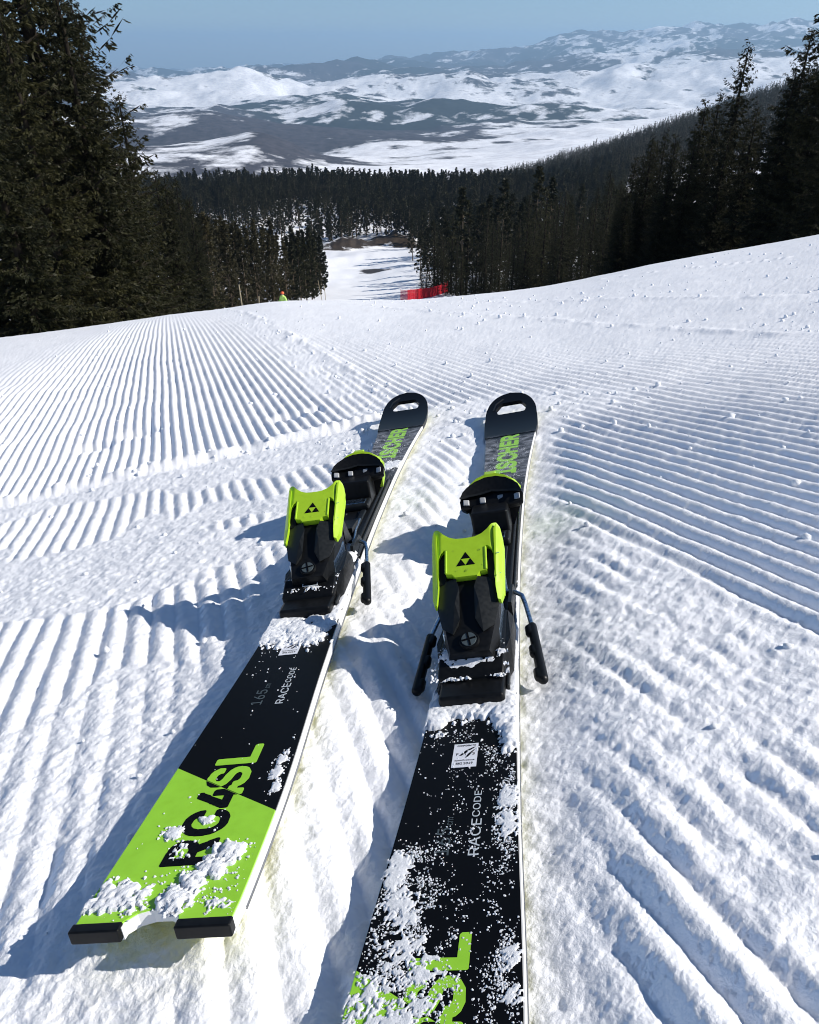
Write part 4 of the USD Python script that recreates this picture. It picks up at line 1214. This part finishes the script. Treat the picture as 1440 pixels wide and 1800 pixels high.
for i, (px, r, sc, kd) in enumerate([(1085, 55, .62, "c"), (1130, 52, .80, "c"), (1180, 56, .74, "c"), (1225, 50, .64, "b"), (1278, 52, .62, "b"), (1325, 46, .56, "b"), (1395, 42, .68, "b"), (1425, 38, .58, "a"), (1480, 40, 1.05, "a"),
                                         (1110, 44, .48, "c"), (1195, 37, .50, "b"), (1290, 35, .50, "b"), (1385, 31, .56, "b"), (1440, 28, .55, "b"), (1100, 50, .72, "c"), (1125, 44, .60, "b"), (1145, 50, .66, "b"), (1225, 44, .60, "a"), (1350, 40, .66, "a")]):
    spr(kd, px, r, sc, "one of the black shaded spruces packed together behind the right snow edge", group="packed spruces of the right group")
PINES = {"a": lambda: pine(14, 2.5, 201, low=.16, per=20), "b": lambda: pine(16, 2.3, 202, low=.28, per=20), "c": lambda: pine(12, 2.3, 203, low=.18, per=20), "d": lambda: pine(11, 1.7, 204, clumps=120, low=.05, per=22), "e": lambda: pine(15, 2.2, 205, clumps=84, low=.20, per=20)}
THIN = lambda: pine(12, 1.6, 206, clumps=130, per=18, low=.10, w=.13)
pl = 0


def pin(kind, x, y, scale, label, group, leaf=PINE, bark=PALEBARK):
    plant("pine_" + kind, PINES[kind], leaf, bark, x, y, scale, rng.uniform(0, 6.28), "pine_tree", label, group=group, tilt=abs(rng.normal(0, .025)), tdir=rng.uniform(0, 6.28))


# the pines left of the lower piste: one stand, browner, with thin pale trunks
for px, r, sc in [(318, 72, .85), (335, 66, .78), (352, 78, .82), (366, 70, .72), (380, 86, .84), (396, 76, .74), (408, 92, .84), (420, 80, .70), (432, 96, .80), (446, 86, .70), (458, 104, .84), (470, 92, .74), (484, 110, .82), (495, 98, .72),
                  (340, 100, .95), (372, 108, .95), (402, 118, 1.0), (430, 125, .98), (462, 132, 1.0), (325, 88, .95), (345, 92, .9), (388, 98, .95), (415, 104, .95), (445, 112, .98), (474, 118, 1.0), (360, 62, .66), (392, 66, .64), (310, 62, .8), (478, 104, .78), (440, 84, .66)]:
    x, y = at_pixel(px, r)
    plant("thin_pine", THIN, BROWNPINE, PALEBARK, x, y, sc, rng.uniform(0, 6.28), "pine_tree", "thin brownish pine with a pale stem at the left edge of the piste", group="brownish pines left of the lower piste")
for px, r, sc in [(508, 112, .80), (520, 118, .84), (531, 124, .86), (541, 130, .88), (550, 138, .90), (558, 146, .92), (512, 132, .98), (526, 142, 1.0), (540, 152, 1.02), (552, 162, 1.0), (500, 126, .9), (561, 172, .95), (545, 175, 1.05), (530, 165, 1.05), (515, 155, 1.05)]:
    x, y = at_pixel(px, r)
    pin("d", x, y, sc, "dark dense conifer lining the left side of the lower piste", "dark conifers left of the lower piste")
# right of the lower piste, nearest the crest
for i in range(48):
    px = 745 + 7.2 * i + rng.uniform(-6, 6)
    r = np.interp(px, [740, 800, 900, 1000, 1090], [118, 100, 84, 70, 62]) + rng.uniform(-6, 16)
    x, y = at_pixel(px, r)
    plant("spruce_slim", lambda: spruce(11.0, 2.5, 105, whorl=.42, twigs=24, tris=5, low=.04), SPRUCE, BARK, x, y, rng.uniform(.50, .98) * (.85 if px > 980 else 1.0), rng.uniform(0, 6.28), "spruce_tree", "dark spruce standing just below the crest right of the red net", group="spruces below the crest on the right")
for px, r in [(1062, 74), (1072, 88), (1082, 70), (1092, 96), (1102, 80), (1112, 66), (1122, 90), (1135, 72), (1150, 84), (1168, 70), (1070, 110), (1095, 120), (1120, 112)]:
    x, y = at_pixel(px, r)
    plant("spruce_slim", None, SPRUCE, BARK, x, y, rng.uniform(.7, 1.0), rng.uniform(0, 6.28), "spruce_tree", "dark spruce standing just below the crest right of the red net", group="spruces below the crest on the right")
# right of the lower piste
cnt = 0
for i in range(9000):
    px, r = rng.uniform(718, 1085), rng.uniform(105, 300)
    if px < 812 - (r - 105) * 1.6:
        continue
    x, y = at_pixel(px, r)
    if any((x - a) ** 2 + (y - b) ** 2 < 2.7 ** 2 for a, b in KIND.setdefault("spots", [])):
        continue
    KIND["spots"].append((x, y))
    pin("abce"[rng.integers(4)], x, y, rng.uniform(.66, .98), "slender pine on the snowy bank right of the lower piste", "pines right of the lower piste")
    cnt += 1
    if cnt >= 190:
        break
# the facing hillside: the nearest ones singly, the rest as one wood
g_ = np.random.default_rng(31)
n_ = 16000
cpx, cr = g_.uniform(250, 1090, n_), 292 + 320 * g_.uniform(0, 1, n_) ** 1.5
cxy = np.array([at_pixel(a, b) for a, b in zip(cpx, cr)])
dens = fbm(np.concatenate([cxy / 26, np.full((n_, 1), .3)], 1), 3, 77)
grid, spots = {}, []
for (x, y), px, r, dn in zip(cxy, cpx, cr, dens):
    if 560 < px < 722 and r < 300 + 8 * math.sin(px * .05):
        continue
    gap = 3.2 + (6.0 if (dn < .49 and r < 380) else 0.0)
    key = (int(x // 8), int(y // 8))
    if any((x - a) ** 2 + (y - b) ** 2 < gap ** 2 for i in (-1, 0, 1) for j in (-1, 0, 1) for a, b in grid.get((key[0] + i, key[1] + j), ())):
        continue
    grid.setdefault(key, []).append((x, y))
    spots.append((x, y, r, px))
print("hillside trees", len(spots))
# the slope between the corridor and the hill on the left, hidden foot of the wood
spots.sort(key=lambda s: s[2])
for x, y, r, px in spots[:45]:
    pin("abe"[rng.integers(3)], x, y, rng.uniform(.72, 1.05), "bare-stemmed pine at the front of the wood on the facing hillside", "front pines of the facing hillside")


def wood(name, label, pts, builds, leaf, bark, smin, smax):
    pi = UsdGeom.PointInstancer.Define(stage, f"/World/{name}")
    tag(pi, label, "wood", None, "stuff")
    protos = []
    for i, b in enumerate(builds):
        P = UsdGeom.Xform.Define(stage, f"/World/{name}/tree_kinds/pine_{i:03d}" if i else f"/World/{name}/tree_kinds/pine")
        trunk, leaves, limbs = b()
        emit(str(P.GetPath()), "trunk", trunk, bark, True)
        emit(str(P.GetPath()), "crown", leaves, leaf, False)
        protos.append(P.GetPath())
    pi.CreatePrototypesRel().SetTargets(protos)
    pts = np.array(pts)
    n_ = len(pts)
    z = ground_z(pts[:, 0], pts[:, 1])
    g = np.random.default_rng(n_)
    pi.CreateProtoIndicesAttr(Vt.IntArray.FromNumpy(g.integers(0, len(builds), n_).astype(np.int32)))
    pi.CreatePositionsAttr(Vt.Vec3fArray.FromNumpy(np.stack([pts[:, 0], pts[:, 1], z - .1], 1).astype(np.float32)))
    s = g.uniform(smin, smax, n_)
    pi.CreateScalesAttr(Vt.Vec3fArray.FromNumpy(np.stack([s * g.uniform(.85, 1.15, n_), s * g.uniform(.85, 1.15, n_), s], 1).astype(np.float32)))
    a = g.uniform(0, math.pi, n_)
    pi.CreateOrientationsAttr(Vt.QuathArray([Gf.Quath(float(math.cos(t)), 0, 0, float(math.sin(t))) for t in a]))


wood("pine_wood", "dense pine wood covering the facing hillside", [(x, y) for x, y, r, px in spots[45:]], [lambda: pine(14, 2.9, 301, clumps=56, per=15, low=.22, w=.26), lambda: pine(15, 2.4, 302, clumps=50, per=15, low=.32, w=.26), lambda: pine(11, 2.7, 303, clumps=52, per=15, low=.10, w=.26)], MIDPINE, PALEBARK, .55, 1.15)
g_ = np.random.default_rng(9)
n_ = 14000
cpx, cr = g_.uniform(830, 1580, n_), g_.uniform(480, 1080, n_)
fxy = np.array([at_pixel(a, b) for a, b in zip(cpx, cr)])
ok = (fbm(np.concatenate([fxy / 60, np.full((n_, 1), .7)], 1), 2, 13) > .34) & ((cpx > 1060) | (cr > 600))
far = fxy[ok][:9000]
wood("ridge_wood", "blue-green conifer wood on the ridge behind, right of the valley view", far, [lambda: pine(15, 2.5, 401, clumps=16, per=9, low=.12, w=.2), lambda: pine(17, 2.3, 402, clumps=16, per=9, low=.1, w=.2)], PINE, PALEBARK, .85, 1.2)

# ------------------------------------------------------------------ nets, poles and the skier below the crest


def net_fence(label, stations, height, post_every=2):
    """red safety net on poles; stations are (pixel column, distance)"""
    pts = np.array([at_pixel(px, r) for px, r in stations])
    z = ground_z(pts[:, 0], pts[:, 1])
    o = np.array([pts[0, 0], pts[0, 1], z[0]])
    root = thing("safety_net", label, "net fence", t=o)
    R = str(root.GetPath())
    P = np.concatenate([pts, z[:, None]], 1) - o
    L = np.concatenate([[0], np.cumsum(np.linalg.norm(np.diff(P, axis=0), axis=1))])
    along = lambda d: np.stack([np.interp(d, L, P[:, i]) for i in range(3)], -1)
    A, B = [], []
    pitch = .13
    cols_ = np.arange(0, L[-1], pitch)
    lev = np.arange(.12, height, pitch)
    for c in cols_:
        b0 = along(c)
        A.append(b0 + [0, 0, lev[0]]); B.append(b0 + [0, 0, lev[-1]])
    d0, d1 = np.arange(0, L[-1] - .8, .8), np.minimum(np.arange(0, L[-1] - .8, .8) + .8, L[-1])
    for h_ in lev:
        A += list(along(d0) + [0, 0, h_]); B += list(along(d1) + [0, 0, h_])
    A, B = np.array(A), np.array(B)
    d = (B - A) / np.linalg.norm(B - A, axis=1, keepdims=True)
    s1 = np.cross(d, [0.3, 1, 0.2]); s1 /= np.linalg.norm(s1, axis=1, keepdims=True)
    s2 = np.cross(d, s1)
    w = .028
    vs, fs = [], []
    ring = [s1 * w, (-s1 * .5 + s2 * .87) * w, (-s1 * .5 - s2 * .87) * w]
    v = np.stack([A + k for k in ring] + [B + k for k in ring], 1).reshape(-1, 3)
    i = 6 * np.arange(len(A))[:, None]
    f = np.concatenate([i + t for t in ([0, 1, 4], [0, 4, 3], [1, 2, 5], [1, 5, 4], [2, 0, 3], [2, 3, 5])])
    emit(R, "netting", (v, f), REDNET, False)
    for dd in np.arange(0, L[-1] + .01, post_every):
        b0 = along(dd)
        emit(R, "post", tm(m3.Manifold.cylinder(height + .25, .022, .018, 8).translate(tuple(map(float, b0 + [0, 0, -.1])))), REDNET, 40)
    return root


net_fence("bright red safety net along the right side where the lower piste begins", [(704, 98), (716, 98), (735, 101), (760, 107), (790, 116)], 1.5)


def pole(label, px, r, h_, lean, rad=.02, matl=BAMBOO, name="marker_pole", cat="pole"):
    x, y = at_pixel(px, r)
    z = float(ground_z(x, y)[0])
    root = thing(name, label, cat, t=(x, y, z))
    R = str(root.GetPath())
    top = np.array([lean * h_, 0, h_])
    emit(R, "shaft", tm(tube([(0, 0, -.25), tuple(top)], [rad, rad * .8], 10)), matl, 50)
    emit(R, "cap", tm(tube([tuple(top), tuple(top * 1.03)], [rad * 1.25, rad * 1.1], 10)), PLASTIC, 50)


pole("thin pale pole leaning at the right end of the left conifers", 564, 46, 2.2, -.16)
pole("second thin pole just right of the leaning pale one", 567, 47, 1.9, -.05)
pole("brown stake at the snow edge under the thin left pines", 411, 13.5, .46, -.05, .012)
pole("short stake at the snow edge right of the brown one", 441, 12.5, .16, .1, .010)


def skier(px, r):
    x, y = at_pixel(px, r)
    z = float(ground_z(x, y)[0])
    root = thing("person", "person in orange helmet and yellow-green jacket, half hidden behind the snow edge", "person", rotz(math.radians(150)), (x, y, z))
    R = str(root.GetPath())
    S = lambda c, r_: m3.Manifold.sphere(r_, 16).translate(c)

    def chain(pts):
        return [m3.Manifold.batch_hull([S(a, ra), S(b, rb)]) for (a, ra), (b, rb) in zip(pts[:-1], pts[1:])]
    bones = []
    bones += chain([((0, 0, .95), .15), ((0, .02, 1.2), .16), ((0, .02, 1.38), .13), ((0, .03, 1.50), .055), ((0, .05, 1.60), .075)])
    for sg in (-1, 1):
        bones += chain([((sg * .09, 0, .93), .10), ((sg * .12, .08, .52), .065), ((sg * .13, 0, .12), .05), ((sg * .13, .10, .05), .05)])
        bones += chain([((sg * .17, .02, 1.38), .07), ((sg * .30, -.02, 1.12), .05), ((sg * .27, .22, 1.02), .04), ((sg * .27, .30, 1.01), .042)])
    body = m3.Manifold.batch_boolean(bones, m3.OpType.Add).refine_to_length(.05)
    bt = tm(body)
    trimesh.smoothing.filter_taubin(bt, iterations=6)
    emit(R, "body", bt, SKIN, True)
    jk = []
    jk += chain([((0, 0, .88), .175), ((0, .02, 1.2), .18), ((0, .02, 1.40), .145)])
    for sg in (-1, 1):
        jk += chain([((sg * .17, .02, 1.38), .088), ((sg * .30, -.02, 1.12), .07), ((sg * .27, .22, 1.02), .058)])
    emit(R, "jacket", tm(m3.Manifold.batch_boolean(jk, m3.OpType.Add).refine_to_length(.06)), HIVIS, True)
    tr_ = []
    for sg in (-1, 1):
        tr_ += chain([((sg * .09, 0, .90), .125), ((sg * .12, .08, .52), .09), ((sg * .13, 0, .14), .075), ((sg * .13, .11, .07), .065)])
    emit(R, "trousers", tm(m3.Manifold.batch_boolean(tr_, m3.OpType.Add).refine_to_length(.06)), DARKCLOTH, True)
    hel = m3.Manifold.sphere(.135, 24).scale((.95, 1.1, 1)).translate((0, .03, 1.65)) - m3.Manifold.cube((.4, .4, .2), True).translate((0, .12, 1.53))
    emit(R, "helmet", tm(hel), ORANGE, 40)
    emit(R, "goggles", tm(rbox(-.08, .08, .10, .165, 1.60, 1.67, .02)), PLASTIC, 40)
    for sg in (-1, 1):
        emit(R, "glove", tm(tube([(sg * .27, .24, 1.02), (sg * .27, .33, 1.0)], [.055, .05], 10)), PLASTIC, 40)


skier(487, 58)
